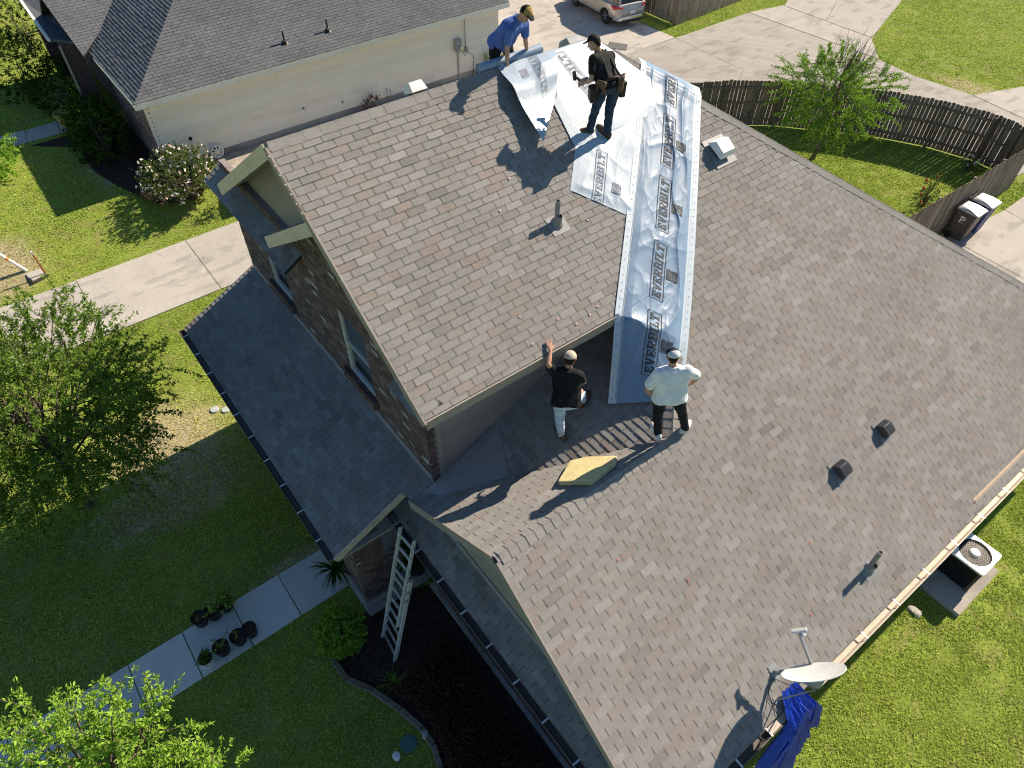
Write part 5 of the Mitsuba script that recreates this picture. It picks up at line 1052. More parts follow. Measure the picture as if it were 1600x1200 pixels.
# ================================================================ MEMBRANE SHEETS
def rect(a, b, c, d): return sbox(a, b, c, d)
def letter(ch):
    """slab-serif capital in a box about 0.8 wide, 1 high"""
    st, se = .22, .11
    if ch == 'I': return shapely.union_all([rect(.19, 0, .41, 1), rect(.06, 0, .54, se), rect(.06, 1 - se, .54, 1)]), .60
    if ch in 'ELT':
        if ch == 'T': return shapely.union_all([rect(.29, 0, .51, 1), rect(.16, 0, .64, se), rect(.02, .82, .78, 1), rect(.02, .62, .13, .9), rect(.67, .62, .78, .9)]), .80
        P = [rect(.12, 0, .34, 1), rect(.02, 0, .45, se), rect(.02, 1 - se, .45, 1), rect(.12, 0, .74, .17), rect(.62, 0, .74, .36)]
        if ch == 'E': P += [rect(.12, .83, .72, 1), rect(.60, .64, .72, 1), rect(.12, .42, .50, .58), rect(.44, .34, .53, .66)]
        return shapely.union_all(P), .78
    if ch == 'V': return shapely.union_all([Polygon([(.06, 1), (.30, 1), (.50, .30), (.50, 0), (.36, 0)]), Polygon([(.80, 1), (.64, 1), (.44, .18), (.50, 0), (.54, 0)]), rect(0, 1 - se, .38, 1), rect(.56, 1 - se, .86, 1)]), .86
    bowl = lambda y0, y1, x: rect(.12, y0, x - .14, y1).union(Point(x - .14 - .02, (y0 + y1) / 2).buffer((y1 - y0) / 2, 12)).difference(rect(.33, y0 + .14, x - .18, y1 - .14).union(Point(x - .18, (y0 + y1) / 2).buffer((y1 - y0) / 2 - .145, 10)))
    base = [rect(.12, 0, .34, 1), rect(.02, 0, .40, se), rect(.02, 1 - se, .40, 1)]
    if ch == 'B': return shapely.union_all(base + [bowl(0, .54, .74), bowl(.46, 1, .70)]), .78
    return shapely.union_all(base + [bowl(.44, 1, .72), Polygon([(.36, .46), (.58, .46), (.84, 0), (.60, 0)]), rect(.58, 0, .88, se)]), .86
def wordmark(word='EVERBILT'):
    x, out = 0.0, []
    for ch in word: P, w = letter(ch); out.append(affinity.translate(P, x, 0)); x += w + .05
    P = shapely.union_all(out); P = affinity.translate(P, -x / 2, -.5); h = .80
    fr = sbox(-x / 2 - .22, -h, x / 2 + .22, h).difference(sbox(-x / 2 - .15, -h + .08, x / 2 + .15, h - .08))
    return P, fr, x
WORD, FRAME, WL = wordmark()
def emblem_shapes():
    sq = sbox(-.5, -.5, .5, .5)
    rows = []
    for t, y, hgt in (('THE', .30, .17), ('HOME', .02, .26), ('DEPOT', -.32, .26)):
        m = meshkit.text_mesh(t, hgt, .01, bold=True); c = m.bounds.mean(0); poly = shapely.union_all([Polygon(m.vertices[f][:, :2]).buffer(.001) for f, n in zip(m.faces, m.face_normals) if n[2] > .9]); poly = affinity.translate(poly, -c[0], -c[1] + y)
        poly = affinity.scale(poly, 1.0, 1.0, origin=(0, y)); rows.append(poly)
    txt = affinity.rotate(shapely.union_all(rows), 45, origin=(0, 0)); txt = affinity.scale(txt, .78, .78, origin=(0, 0))
    return sq.difference(txt).buffer(0)
EMB = emblem_shapes()
def print_on(fn_uv, P, key, name, a0, b0, da, db, size, mat, off=.0065, grid=.05):
    """lay a flat print P (centred) on a sheet: text x runs along direction (da,db) of the sheet's metre coordinates"""
    geoms = [P]; x0, y0, x1, y1 = P.bounds; cells = []
    st = grid / size
    for i in range(int((x1 - x0) / st) + 1):          # cut into strips so that the print follows the folds
        for j in range(int((y1 - y0) / st) + 1):
            c = P.intersection(sbox(x0 + i * st, y0 + j * st, x0 + (i + 1) * st, y0 + (j + 1) * st))
            for g in getattr(c, 'geoms', [c]):
                if g.geom_type == 'Polygon' and g.area > 1e-5: cells.append(g)
    vs, fs, o = [], [], 0
    for g in cells:
        v, f = poly_faces(g); e1, e2 = v[f[:, 1]] - v[f[:, 0]], v[f[:, 2]] - v[f[:, 0]]; a = e1[:, 0] * e2[:, 1] - e1[:, 1] * e2[:, 0]; f = np.where((a < 0)[:, None], f[:, ::-1], f); vs.append(v); fs.append(f + o); o += len(v)
    v = np.vstack(vs) * size; f = np.vstack(fs); A = a0 + v[:, 0] * da - v[:, 1] * db; B = b0 + v[:, 0] * db + v[:, 1] * da
    p, n = fn_uv(A, B); put(tm(p + n * off, f), mat, child_key(f'{key}__{name}'))
bsdf('membrane', prin(proc(lambda p, n, uv: mix((.065, .150, .275), (.40, .47, .54), uv.x) * (.96 + .08 * noise(p.x * 90, p.y * 90, p.z * 90))), .45, .38))
bsdf('ink', prin((.035, .042, .055), .6, .3)); bsdf('grey_ink', prin((.19, .22, .27), .6, .3))
def crease(q, seed): return (1 - np.abs(2 * meshkit.noise(q, seed) - 1))
def make_sheet(key, L, W, base, nu, nv, tone, thick=.0025):
    """base(A,B) -> points and normals in metre coordinates; builds the sheet mesh"""
    def fn(u, v): return base(u * L, v * W)[0]
    m = sheet(nu, nv, fn); uvt = np.stack([tone(*np.meshgrid(np.linspace(0, L, nu), np.linspace(0, W, nv), indexing='ij')).ravel(), np.zeros(nu * nv)], 1)
    s = shell(m, thick); put(s, 'membrane', key, smooth=True, uv=np.vstack([uvt, uvt]))
def with_normals(pos):
    def f(A, B):
        A, B = np.asarray(A, float), np.asarray(B, float); e = .01; p = pos(A, B)
        n = np.cross(pos(A + e, B) - pos(A - e, B), pos(A, B + e) - pos(A, B - e)); n /= np.linalg.norm(n, axis=1, keepdims=True) + 1e-12
        return p, n * np.where(n[:, 2] < 0, -1, 1)[:, None]
    return f
# long strip: rows from hip to lower end, left and right edge points
SL = np.array([(.40, 7.02, 0), (.62, 6.87, 0), (1.51, 6.0, 0), (2.55, 4.90, 0), (3.24, 4.16, 0), (3.74, 3.62, 0), (3.98, 3.42, -1), (4.34, 3.10, -2)], float)
SR = np.array([(1.24, 7.88, 0), (1.46, 7.72, 0), (2.41, 6.80, 0), (3.41, 5.80, 0), (4.11, 5.08, 0), (4.60, 4.55, 0), (4.86, 4.26, 0), (5.24, 3.85, 0)], float)
SL[:6, 2], SR[:6, 2] = zP(SL[:6, 0]), zP(SR[:6, 0]); SL[0, 2] -= .16; SR[0, 2] -= .10; SL[6, 2] = 5.72; SL[7, 2] = zR(3.10) + .015; SR[6, 2] = zP(4.86) - .01; SR[7, 2] = zR(3.85) + .03
ts = np.concatenate([[0], np.cumsum(np.linalg.norm(np.diff((SL + SR) / 2, axis=0), axis=1))]); STRIP_L, STRIP_W = ts[-1], 1.22
def strip_pos(A, B):
    a = np.stack([np.interp(A, ts, SL[:, i]) for i in range(3)], 1); b = np.stack([np.interp(A, ts, SR[:, i]) for i in range(3)], 1); v = (B / STRIP_W)[:, None]; p = a * (1 - v) + b * v
    x, y = p[:, 0], p[:, 1]; onmain = ((x < XE) & (y < yPR(x) + 9) | (y > yPR(np.minimum(x, XW)))) & (x < XW + .2)
    p[:, 2] = np.where((A > .35) & onmain, np.maximum(p[:, 2], zP(x) + .004), p[:, 2]); p[:, 2] = np.where(A > 3, np.maximum(p[:, 2], zR(y) + .012), p[:, 2])
    e = np.minimum(B, STRIP_W - B); k = np.clip((e - .10) / .14, .06, 1); q = np.c_[A, B, 0 * A]; rot = np.c_[A * .93 + B * .36, B * .93 - A * .36, 0 * A]; rot2 = np.c_[A * .80 - B * .60, B * .8 + A * .6, 0 * A]
    wv = .35 * (meshkit.fbm(q * (.8, 1.2, 1) + 3, 3, seed=5) - .5); sk_ = np.c_[A * .42 + B * .55, (B - .10 * A + wv) * 3.0, 0 * A]
    w = .024 * crease(sk_ + 5, 1)**4 + .010 * crease(np.c_[A * .8 - B * .5, (B + .22 * A + wv) * 4.6, 0 * A], 2)**5 + .013 * meshkit.fbm(q * (.6, 1.5, 1), 2, seed=4) + .010 * crease(rot2 * (.7, 1.8, 1) + 2, 3)**7 + .005 * crease(np.c_[A * 2.2, B * 9 + wv * 6, 0 * A] + 4, 8)**4 + .003 * crease(rot2 * (2.6, 6.0, 1) + 1, 9)**6
    low = np.clip((A - 4.3) / .8, 0, 1); w = w + low * (.055 * crease(rot2 * (1.1, 2.6, 1) + 1, 7)**3)
    flat = np.interp(A, [0, .3, STRIP_L - .25, STRIP_L], [.3, 1, 1, .35]); top = np.clip((.5 - A) / .3, 0, 1) * .02
    return p + NP * (.016 + w * k * flat * 1.15 + .004 * (e < .1) + top)[:, None]
strip = with_normals(strip_pos)
sk = thing('membrane_strip', 'long wrinkled blue-white roofing membrane strip running down the roof, printed with boxed words', 'roofing membrane')
edge_tone = lambda A, B: np.clip(.25 + .75 * (np.minimum(B, STRIP_W - B) < .14), 0, 1)
make_sheet(sk, STRIP_L, STRIP_W, strip, 420, 120, edge_tone)
for i, (a, full) in enumerate([(.30 + 1.29 * i_, 1) for i_ in range(6)]):
    sz = .150
    if a < STRIP_L - .5: Wd, Fr, bx = WORD, FRAME, 0
    else: cut = sbox(-9, -2, 9, 2) if a + .66 < STRIP_L else sbox((a + .0 - STRIP_L) / sz * 1.0 + .1, -2, 9, 2); Wd, Fr = WORD.intersection(cut), FRAME.intersection(cut)
    if i == 0: cut = sbox(-9, -2, (a - .12) / sz, 2); Wd, Fr = WORD.intersection(cut), FRAME.intersection(cut)
    bb = STRIP_W * .50
    if a < STRIP_L + .3:
        print_on(strip, Wd, sk, 'printed_word', a, bb, -1, 0, sz, 'ink'); print_on(strip, Fr, sk, 'printed_frame', a, bb, -1, 0, sz, 'ink')
    if 0 < i < 5: print_on(strip, EMB, sk, 'printed_emblem', a - .02, bb + .24, -1, 0, .19, 'ink', grid=.06)
for B in (.055, STRIP_W - .055):
    key = []
    for j in range(46):
        a = np.array([.25 + j * .142]); p, n = strip(a, np.array([B])); key.append(lathe([(0, .003), (.010, .002), (.010, 0)], 8, p[0] + n[0] * .002, n[0]))
    put(key, 'grey_ink', child_key(sk + '__nail_marks'), kind='stuff')
for B in (.115, .135): a = np.linspace(.1, STRIP_L - .05, 160); p, n = strip(a, np.full(160, B)); part(sk, 'printed_line', tube(p + n * .003, .0022, 4), 'grey_ink')
# second strip, left of the first and shorter
L2 = np.array([(.35, 5.75), (1.97, 4.10)]); R2 = np.array([(.95, 6.65), (2.72, 4.95)]); W2L = 2.4
def strip2_pos(A, B):
    u, v = A / W2L, B / 1.22; a = L2[0] + (L2[1] - L2[0]) * u[:, None]; b = R2[0] + (R2[1] - R2[0]) * u[:, None]; q2 = a * (1 - v[:, None]) + b * v[:, None]; q = np.c_[A, B, 0 * A]
    w = .016 * crease(q * (1.2, 3, 1) + 8, 11)**3 + .012 * meshkit.fbm(q * 2, 3, seed=12) + .022 * np.clip((u - .55) * 2, 0, 1) * crease(np.c_[A * .5 + B, B * .6 - A, 0 * A] * (2.0, 4, 1), 13)**3
    return np.c_[q2, zP(q2[:, 0])] + NP * (.013 + w * np.clip(np.minimum(B, 1.22 - B) / .12, .1, 1) * np.clip((W2L - A) / .15, .2, 1))[:, None]
s2 = with_normals(strip2_pos); sk2 = thing('membrane_strip', 'shorter white membrane strip beside the long one, under the boots of the man in black', 'roofing membrane')
make_sheet(sk2, W2L, 1.22, s2, 110, 60, lambda A, B: .85 + 0 * A)
cut2 = sbox((1.98 - W2L) / .135 + .05, -2, 9, 2)
print_on(s2, WORD.intersection(cut2), sk2, 'printed_word', 1.98, .50, -1, 0, .135, 'grey_ink', off=.008); print_on(s2, FRAME.intersection(cut2), sk2, 'printed_frame', 1.98, .50, -1, 0, .135, 'grey_ink', off=.008); print_on(s2, EMB, sk2, 'printed_emblem', 2.05, .82, -1, 0, .17, 'grey_ink', off=.008)
# wide sheet from the ridge
def wide_pos(A, B):
    x = A; y = 4.80 - .12 * A + B / 1.62 * (1.42 + .85 * np.clip(A, 0, 2)); q = np.c_[A, B, 0 * A]; w = .012 * crease(q * (1.6, 1.1, 1), 21)**3 + .012 * meshkit.fbm(q * 1.8, 3, seed=22)
    z = np.where(x > 0, zP(x), ZR + S * x)
    return np.c_[x, y, z] + NP * (.024 + w * np.clip(np.minimum(np.minimum(B, 1.9 - B), 1.42 - A) / .12, .1, 1))[:, None]
s3_ = with_normals(lambda A, B: wide_pos(A - .10, B)); sk3 = thing('membrane_sheet', 'flat bright white membrane sheet at the ridge before the man in black', 'roofing membrane')
make_sheet(sk3, 1.52, 1.62, s3_, 60, 66, lambda A, B: .95 + 0 * A)
print_on(s3_, WORD, sk3, 'printed_word', .62, .64, -1, -.03, .128, 'grey_ink', off=.007); print_on(s3_, FRAME, sk3, 'printed_frame', .62, .64, -1, -.03, .128, 'grey_ink', off=.007)
# loose end being unrolled, its corner lifted
C4 = np.array([(-.06, 4.10, .05), (-.02, 5.35, .05), (1.27, 3.98, .20), (.68, 4.80, .06)])
def loose_pos(A, B):
    u, v = A / 1.15, B / 1.2; x = (C4[0, 0] * (1 - v) + C4[1, 0] * v) * (1 - u) + (C4[2, 0] * (1 - v) + C4[3, 0] * v) * u; y = (C4[0, 1] * (1 - v) + C4[1, 1] * v) * (1 - u) + (C4[2, 1] * (1 - v) + C4[3, 1] * v) * u
    x = x - .10 * np.sin(u * np.pi) * (1 - v); q = np.c_[A, B, 0 * A]
    h = .055 + .15 * np.maximum(u * (1 - v), 0)**1.5 + .07 * np.exp(-((u - .42 - .15 * v) / .14)**2) * (1 - .4 * v) + .05 * np.exp(-(((u - .35) / .25)**2 + ((v - .75) / .25)**2)) + .016 * (1 - u * (1 - v)) * crease(np.c_[A - .6 * B, B + .5 * A, 0 * A] * (1.6, 2.6, 1), 31)**3 + .02 * meshkit.fbm(q * 2.5, 3, seed=32)
    h = h * np.clip(.25 + u * 3, 0, 1); z = np.where(x > 0, zP(x), ZR + S * x * .2)
    return np.c_[x, y, z] + NP * (h + .012)[:, None]
s4 = with_normals(loose_pos); sk4 = thing('membrane_sheet', 'loose pointed membrane end pulled off the roll by the man in blue', 'roofing membrane')
make_sheet(sk4, 1.15, 1.2, s4, 80, 80, lambda A, B: .75 + 0 * A)
print_on(s4, WORD, sk4, 'printed_word', .42, .72, 1, .05, .118, 'grey_ink', off=.007); print_on(s4, FRAME, sk4, 'printed_frame', .42, .72, 1, .05, .118, 'grey_ink', off=.007); print_on(s4, EMB, sk4, 'printed_emblem', .34, .40, 1, 0, .17, 'grey_ink', off=.007)
rl = thing('membrane_roll', 'roll of pale blue membrane on the ridge under the blue-shirted man', 'roll')
ra, rb = A3(-.10, 3.78, ZR + .045), A3(-.10, 5.10, ZR + .055)
sp = [(r_a * math.cos(t), r_a * math.sin(t)) for t, r_a in zip(np.linspace(0, 10 * math.pi, 150), np.linspace(.03, .075, 150))]
part(rl, 'roll', tube([ra, rb], .077, 22, cap=False), 'membrane', tone=(.5, .5), smooth=True)
d, s_, u_ = frame_of(rb - ra); part(rl, 'wound_edge', [tube([ra + d * .004 + s_ * x + u_ * y for x, y in sp], .003, 4), tube([rb - d * .004 + s_ * x + u_ * y for x, y in sp], .003, 4)], 'membrane', tone=(.9, .5))
part(rl, 'core', tube([ra + d * .01, rb - d * .01], .03, 12), 'beige_paint')

# ================================================================ PEOPLE
bsdf('skin', prin(proc(lambda p, n, uv: mix((.36, .20, .135), (.44, .26, .18), noise(p.x * 30, p.y * 30, p.z * 30))), .55, .35))
def cloth(key, c, c2=None, rough=.85, fine=160):
    a, b = mi.Color3f(*c), mi.Color3f(*(c2 or [x * .75 for x in c]))
    bsdf(key, prin(proc(lambda p, n, uv: mix(b, a, smoothstep(.3, .7, fbm(p.x * 9, p.y * 9, p.z * 9, 3))) * (.88 + .24 * noise(p.x * fine, p.y * fine, p.z * fine))), rough, .15, sheen=.3))
cloth('black_cotton', (.016, .016, .018)); cloth('navy_cotton', (.018, .024, .042)); cloth('white_cotton', (.74, .75, .77), (.66, .68, .72)); cloth('blue_cotton', (.085, .145, .42), (.062, .11, .33)); cloth('dark_trousers', (.012, .014, .020)); cloth('light_denim', (.42, .52, .63), (.31, .41, .53)); cloth('dark_denim', (.032, .052, .095), (.018, .030, .058))
cloth('beige_cotton', (.50, .43, .35)); cloth('white_mesh', (.60, .62, .66), (.5, .52, .57)); cloth('gold_print', (.42, .27, .09)); cloth('brown_leather', (.12, .075, .05), (.07, .045, .03), .6); cloth('dark_leather', (.05, .035, .028), (.03, .022, .02), .55); cloth('hair', (.02, .015, .012)); cloth('white_rubber', (.72, .72, .71)); cloth('grey_web', (.055, .055, .058)); cloth('grey_hair', (.42, .40, .38))
def union(ms): return Manifold.batch_boolean(ms, OpType.Add)
def ball(p, r, n=16): return Manifold.sphere(float(r), n).translate([float(x) for x in p])
def bone(a, b, ra, rb): return Manifold.batch_hull([ball(a, ra), ball(b, rb)])
def chain(ps): return [bone(ps[i][0], ps[i + 1][0], ps[i][1], ps[i + 1][1]) for i in range(len(ps) - 1)]
def soft(m, h=.018, it=10, fold=0.0, freq=(9, 9, 5), seed=0):
    q = m.refine_to_length(h).to_mesh(); t = trimesh.Trimesh(q.vert_properties[:, :3], q.tri_verts, process=True); trimesh.smoothing.filter_taubin(t, lamb=.5, nu=.5, iterations=it)
    if fold:
        v = np.asarray(t.vertices); f = (1 - np.abs(2 * meshkit.noise(v * freq + seed, seed) - 1))**2 - .35 + .5 * (meshkit.fbm(v * np.array(freq) * 1.7, 3, seed + 1) - .5); t.vertices = v + np.asarray(t.vertex_normals) * (f * fold)[:, None]
    return t
def hand(w, d, pn, side, curl=.35, s=1.0):
    """palm and five fingers from the wrist w along d; pn: direction the palm faces; side: towards the thumb"""
    d = nrm(d); pn = nrm(pn - d * (pn @ d)); sd = np.cross(d, pn) ; sd = sd if sd @ side > 0 else -sd; out = []
    k = [w + d * .085 * s + sd * x * s for x in (.030, .010, -.010, -.029)]
    out.append(Manifold.batch_hull([ball(w, .022 * s), ball(w + d * .03 * s + sd * .026 * s, .014 * s), ball(w + d * .03 * s - sd * .026 * s, .014 * s)] + [ball(q, .0115 * s) for q in k]))
    for q, L, x in zip(k, (.072, .080, .074, .058), (.20, .06, -.08, -.22)):
        dd = nrm(d + sd * x); p0 = q
        for j, (f, r) in enumerate(((.45, .0095), (.31, .0086), (.24, .0078))):
            c = curl * (j + .6); dj = nrm(dd * math.cos(c) + pn * math.sin(c)); p1 = p0 + dj * L * f * s; out.append(bone(p0, p1, (r + .001) * s, r * s)); p0 = p1
    t0 = w + d * .022 * s + sd * .022 * s; t1 = t0 + nrm(d * .6 + sd * .9 + pn * .25) * .042 * s; t2 = t1 + nrm(d * .9 + sd * .35 + pn * .3) * .034 * s; out += [bone(t0, t1, .014 * s, .0115 * s), bone(t1, t2, .011 * s, .0085 * s)]
    return out
def head_parts(c, f, up, s=1.0):
    f = nrm(f); up = nrm(up - f * (up @ f)); r = np.cross(f, up); P = lambda a, b, e: c + (f * a + r * b + up * e) * s
    h = [Manifold.batch_hull([ball(P(-.015, 0, .025), .088 * s, 24), ball(P(.012, 0, .02), .080 * s, 20), ball(P(.052, .022, -.075), .026 * s), ball(P(.052, -.022, -.075), .026 * s), ball(P(.0, .045, -.055), .028 * s), ball(P(.0, -.045, -.055), .028 * s), ball(P(-.06, 0, -.05), .04 * s)])]
    h += [Manifold.batch_hull([ball(P(.088, 0, .01), .009 * s), ball(P(.112, 0, -.024), .011 * s), ball(P(.095, .014, -.028), .008 * s), ball(P(.095, -.014, -.028), .008 * s)])]
    h += [bone(P(.088, -.018, -.053), P(.088, .018, -.053), .007 * s, .007 * s), bone(P(.086, -.016, -.062), P(.086, .016, -.062), .007 * s, .007 * s)]
    for q in (-1, 1): h += [Manifold.batch_hull([ball(P(-.012, q * .083, .015), .012 * s), ball(P(-.022, q * .092, .005), .012 * s), ball(P(-.006, q * .084, -.025), .008 * s)]), bone(P(.078, q * .014, .030), P(.070, q * .048, .032), .010 * s, .010 * s)]
    return h, P
def shoe(an, to, n, s=1.0):
    d = nrm(to - an); d = nrm(d - n * (d @ n)); sd = np.cross(n, d); g = an - n * .085 * s
    up = Manifold.batch_hull([ball(g + d * a * s + sd * b * s + n * c * s, r * s) for a, b, c, r in ((-.065, 0, .035, .034), (-.055, 0, .075, .036), (.0, 0, .10, .042), (.06, 0, .065, .043), (.12, .012, .04, .038), (.12, -.012, .04, .038), (.175, 0, .03, .028))])
    sole = Manifold.batch_hull([ball(g + d * a * s + sd * b * s + n * .012 * s, .012 * s) for a, b in ((-.09, .025), (-.09, -.025), (.0, .035), (.0, -.035), (.11, .047), (.11, -.047), (.19, .02), (.19, -.02))])
    return up, sole
def person(label, J, s, face, hat, look, girth=1.0, belly=0.0, shirt='black_cotton', trousers='dark_denim', shoes='brown_leather', sole='dark_leather', sleeve=.62, ground=(NP, NP), hands=(None, None), tuck=False, name='person', arm=1.0):
    J = {k: A3(*v) for k, v in J.items()}; k = thing(name, label, 'person')
    pel, neck, hd = J['pel'], J['neck'], J['head']; up = nrm(neck - pel); rt = nrm(J['shR'] - J['shL']); rt = nrm(rt - up * (rt @ up)); fw = nrm(np.cross(up, rt)); hr = nrm(J['hpR'] - J['hpL']); g = girth
    tor = lambda t: pel + (neck - pel) * t
    ch, wa, hp = tor(.72), tor(.35), tor(.02)
    # ---- the body: one continuous surface
    B = []
    B += [Manifold.batch_hull([ball(J['shL'] + rt * .02, .055), ball(J['shR'] - rt * .02, .055), ball(ch + rt * .10, .085 * g), ball(ch - rt * .10, .085 * g), ball(neck, .05)]), Manifold.batch_hull([ball(ch + rt * .10, .085 * g), ball(ch - rt * .10, .085 * g), ball(wa + rt * .07, .085 * g), ball(wa - rt * .07, .085 * g)]), Manifold.batch_hull([ball(wa + rt * .07, .085 * g), ball(wa - rt * .07, .085 * g), ball(J['hpL'], .085), ball(J['hpR'], .085)])]
    hu = nrm(up * .6 + A3(0, 0, .4)); hp_, P = head_parts(hd, nrm(look), hu if abs(nrm(look) @ hu) < .95 else up); B += hp_; B += [bone(neck - up * .02, hd - hu * .03 - nrm(look) * .015, .060, .054)]
    for q, sh, el, wr, hn in (('L', J['shL'], J['elL'], J['wrL'], hands[0]), ('R', J['shR'], J['elR'], J['wrR'], hands[1])):
        B += [bone(sh, el, .052 * arm, .040 * arm), bone(el, el + (wr - el) * .35, .040 * arm, .042 * arm), bone(el + (wr - el) * .35, wr, .042 * arm, .027 * arm)]
        if hn is not None: d, pn, sd, cu = hn; B += hand(wr, A3(*d), A3(*pn), A3(*sd), cu, 1.08)
    for hpj, kn, an in ((J['hpL'], J['knL'], J['anL']), (J['hpR'], J['knR'], J['anR'])): B += [bone(hpj, kn, .075, .05), bone(kn, kn + (an - kn) * .35, .05, .05), bone(kn + (an - kn) * .35, an, .05, .037)]
    put(soft(union(B), .011, 5), 'skin', child_key(k + '__body'), smooth=True)
    # ---- shirt
    hem = tor(-.08); bl = belly
    Sh = [Manifold.batch_hull([ball(J['shL'] + rt * .015, .070), ball(J['shR'] - rt * .015, .070), ball(ch + rt * .11 * g, .108 * g), ball(ch - rt * .11 * g, .108 * g), ball(neck - up * .015, .066)]),
          Manifold.batch_hull([ball(ch + rt * .11 * g, .108 * g), ball(ch - rt * .11 * g, .108 * g), ball(wa + rt * .088 * g, .112 * g), ball(wa - rt * .088 * g, .112 * g), ball(wa + fw * (.05 + bl), .10 * g)]),
          Manifold.batch_hull([ball(wa + rt * .088 * g, .112 * g), ball(wa - rt * .088 * g, .112 * g), ball(wa + fw * (.05 + bl), .10 * g), ball(hem + hr * .100 * g, .122 * g), ball(hem - hr * .100 * g, .122 * g), ball(hem - fw * .04, .118 * g), ball(hem + fw * (.02 + bl * .8), .10 * g)])]
    for sh, el in ((J['shL'], J['elL']), (J['shR'], J['elR'])): Sh += [bone(sh, sh + (el - sh) * sleeve, .073 * arm, .066 * arm)]
    Sm = union(Sh); Sm = Sm.trim_by_plane([float(x) for x in up], float(up @ (hem - up * (.035 if not tuck else .0))))
    for sh, el in ((J['shL'], J['elL']), (J['shR'], J['elR'])):
        pass
    put(soft(Sm, .016, 7, .016, (8, 8, 6), 3), shirt, child_key(k + '__shirt'), smooth=True)
    col = trimesh.creation.torus(.066, .013, 24, 8); col.apply_transform(trimesh.geometry.align_vectors([0, 0, 1], up)); col.apply_translation(neck + up * .03); put(col, shirt, child_key(k + '__collar'), smooth=True)
    # ---- trousers
    Tr = [Manifold.batch_hull([ball(J['hpL'], .108 * min(g, 1.12)), ball(J['hpR'], .108 * min(g, 1.12)), ball(tor(.10) + hr * .075 * g, .10 * g), ball(tor(.10) - hr * .075 * g, .10 * g), ball(tor(0) - fw * .05, .10)])]
    for hpj, kn, an in ((J['hpL'], J['knL'], J['anL']), (J['hpR'], J['knR'], J['anR'])): Tr += [bone(hpj, kn, .103 * min(g, 1.1), .072), bone(kn, kn + (an - kn) * .3, .072, .070), bone(kn + (an - kn) * .3, an + (kn - an) * .02, .070, .060)]
    Tm = union(Tr).trim_by_plane([float(-x) for x in up], float(-(up @ tor(.09)))); put(soft(Tm, .018, 6, .014, (7, 7, 11), 5), trousers, child_key(k + '__trousers'), smooth=True)
    put(tube([tor(.085) + hr * math.cos(a) * .165 * g + fw * (math.sin(a) * .12 * g) for a in np.linspace(0, 2 * math.pi, 28)], .016, 6, False), 'dark_leather', child_key(k + '__belt'), smooth=True)
    for an, to, n in ((J['anL'], J['toL'], ground[0]), (J['anR'], J['toR'], ground[1])):
        u_, so = shoe(an, to, n, 1.08); kk = child_key(k + '__shoe'); put(soft(u_, .012, 4), shoes, kk, smooth=True); put(so, sole, child_key(kk + '__sole'), smooth=40)
    # ---- cap
    ct, ct2, cb, brim_dir = hat; hf = nrm(look); hf = nrm(hf - hu * (hf @ hu)); hrr = np.cross(hf, hu)
    dome = union([ball(P(-.012, 0, .030), .101, 28), ball(P(.005, 0, .035), .096, 24)]).trim_by_plane([float(x) for x in hu], float(hu @ P(0, 0, .034))); kk = child_key(k + '__cap'); put(soft(dome, .014, 2), ct, kk, smooth=50)
    bd = hf * brim_dir; b = [ball(P(0, 0, .040) + bd * a + hrr * c + hu * e, .006, 8) for a, c, e in ((.085, .07, .0), (.085, -.07, .0), (.165, .035, -.018), (.165, -.035, -.018), (.172, 0, -.014), (.09, 0, .014))]
    put(Manifold.batch_hull(b), cb, child_key(kk + '__brim'), smooth=30)
    if ct2 is not None:
        pnl = union([ball(P(-.012, 0, .032), .1035, 28), ball(P(.005, 0, .037), .0985, 24)]).trim_by_plane([float(x) for x in hu], float(hu @ P(0, 0, .042))); pn2 = nrm(bd * .9 + hu * .25) * ct2[1]; pnl = pnl.trim_by_plane([float(x) for x in pn2], float(pn2 @ P(0, 0, .05) + ct2[2])); put(soft(pnl, .014, 1), ct2[0], child_key(kk + '__panel'), smooth=50)
    put(ball(P(-.005, 0, .133), .008, 10), ct, child_key(kk + '__button'), smooth=True)
    hair = union([Manifold.batch_hull([ball(P(-.025, 0, .03), .088, 20), ball(P(-.05, 0, -.035), .055)])]).trim_by_plane([float(x) for x in -hf], float(-hf @ P(.01, 0, 0))); put(soft(hair, .014, 3, .004, (40, 40, 40)), 'hair', child_key(k + '__hair'), smooth=True)
    for q in (-1, 1): put(ball(P(.078, q * .030, .008), .0115, 12), 'white_rubber', child_key(k + '__eye'), smooth=True); put(ball(P(.0862, q * .030, .008), .006, 10), 'hair', child_key(child_key(k + '__iris')) , smooth=True)
    return k, J, P, (fw, rt, up)
tee = {'pel': (4.24, 2.236, 5.465), 'neck': (4.026, 2.416, 5.872), 'head': (3.995, 2.478, 6.061), 'shL': (3.919, 2.229, 5.854), 'shR': (4.225, 2.474, 5.891), 'elL': (3.65, 2.332, 5.775), 'elR': (4.208, 2.611, 5.625), 'wrL': (3.481, 2.527, 5.752), 'wrR': (3.99, 2.592, 5.484), 'hpL': (4.17, 2.171, 5.402), 'hpR': (4.299, 2.339, 5.414), 'knL': (4.172, 2.188, 4.972), 'knR': (4.09, 2.685, 5.256), 'anL': (4.189, 2.246, 4.566), 'anR': (4.027, 2.836, 4.875), 'toL': (4.027, 2.318, 4.493), 'toR': (3.97, 3.017, 4.858)}
tee['wrL'] = (3.80, 2.24, 6.23); tee['elL'] = (3.93, 2.09, 6.12)
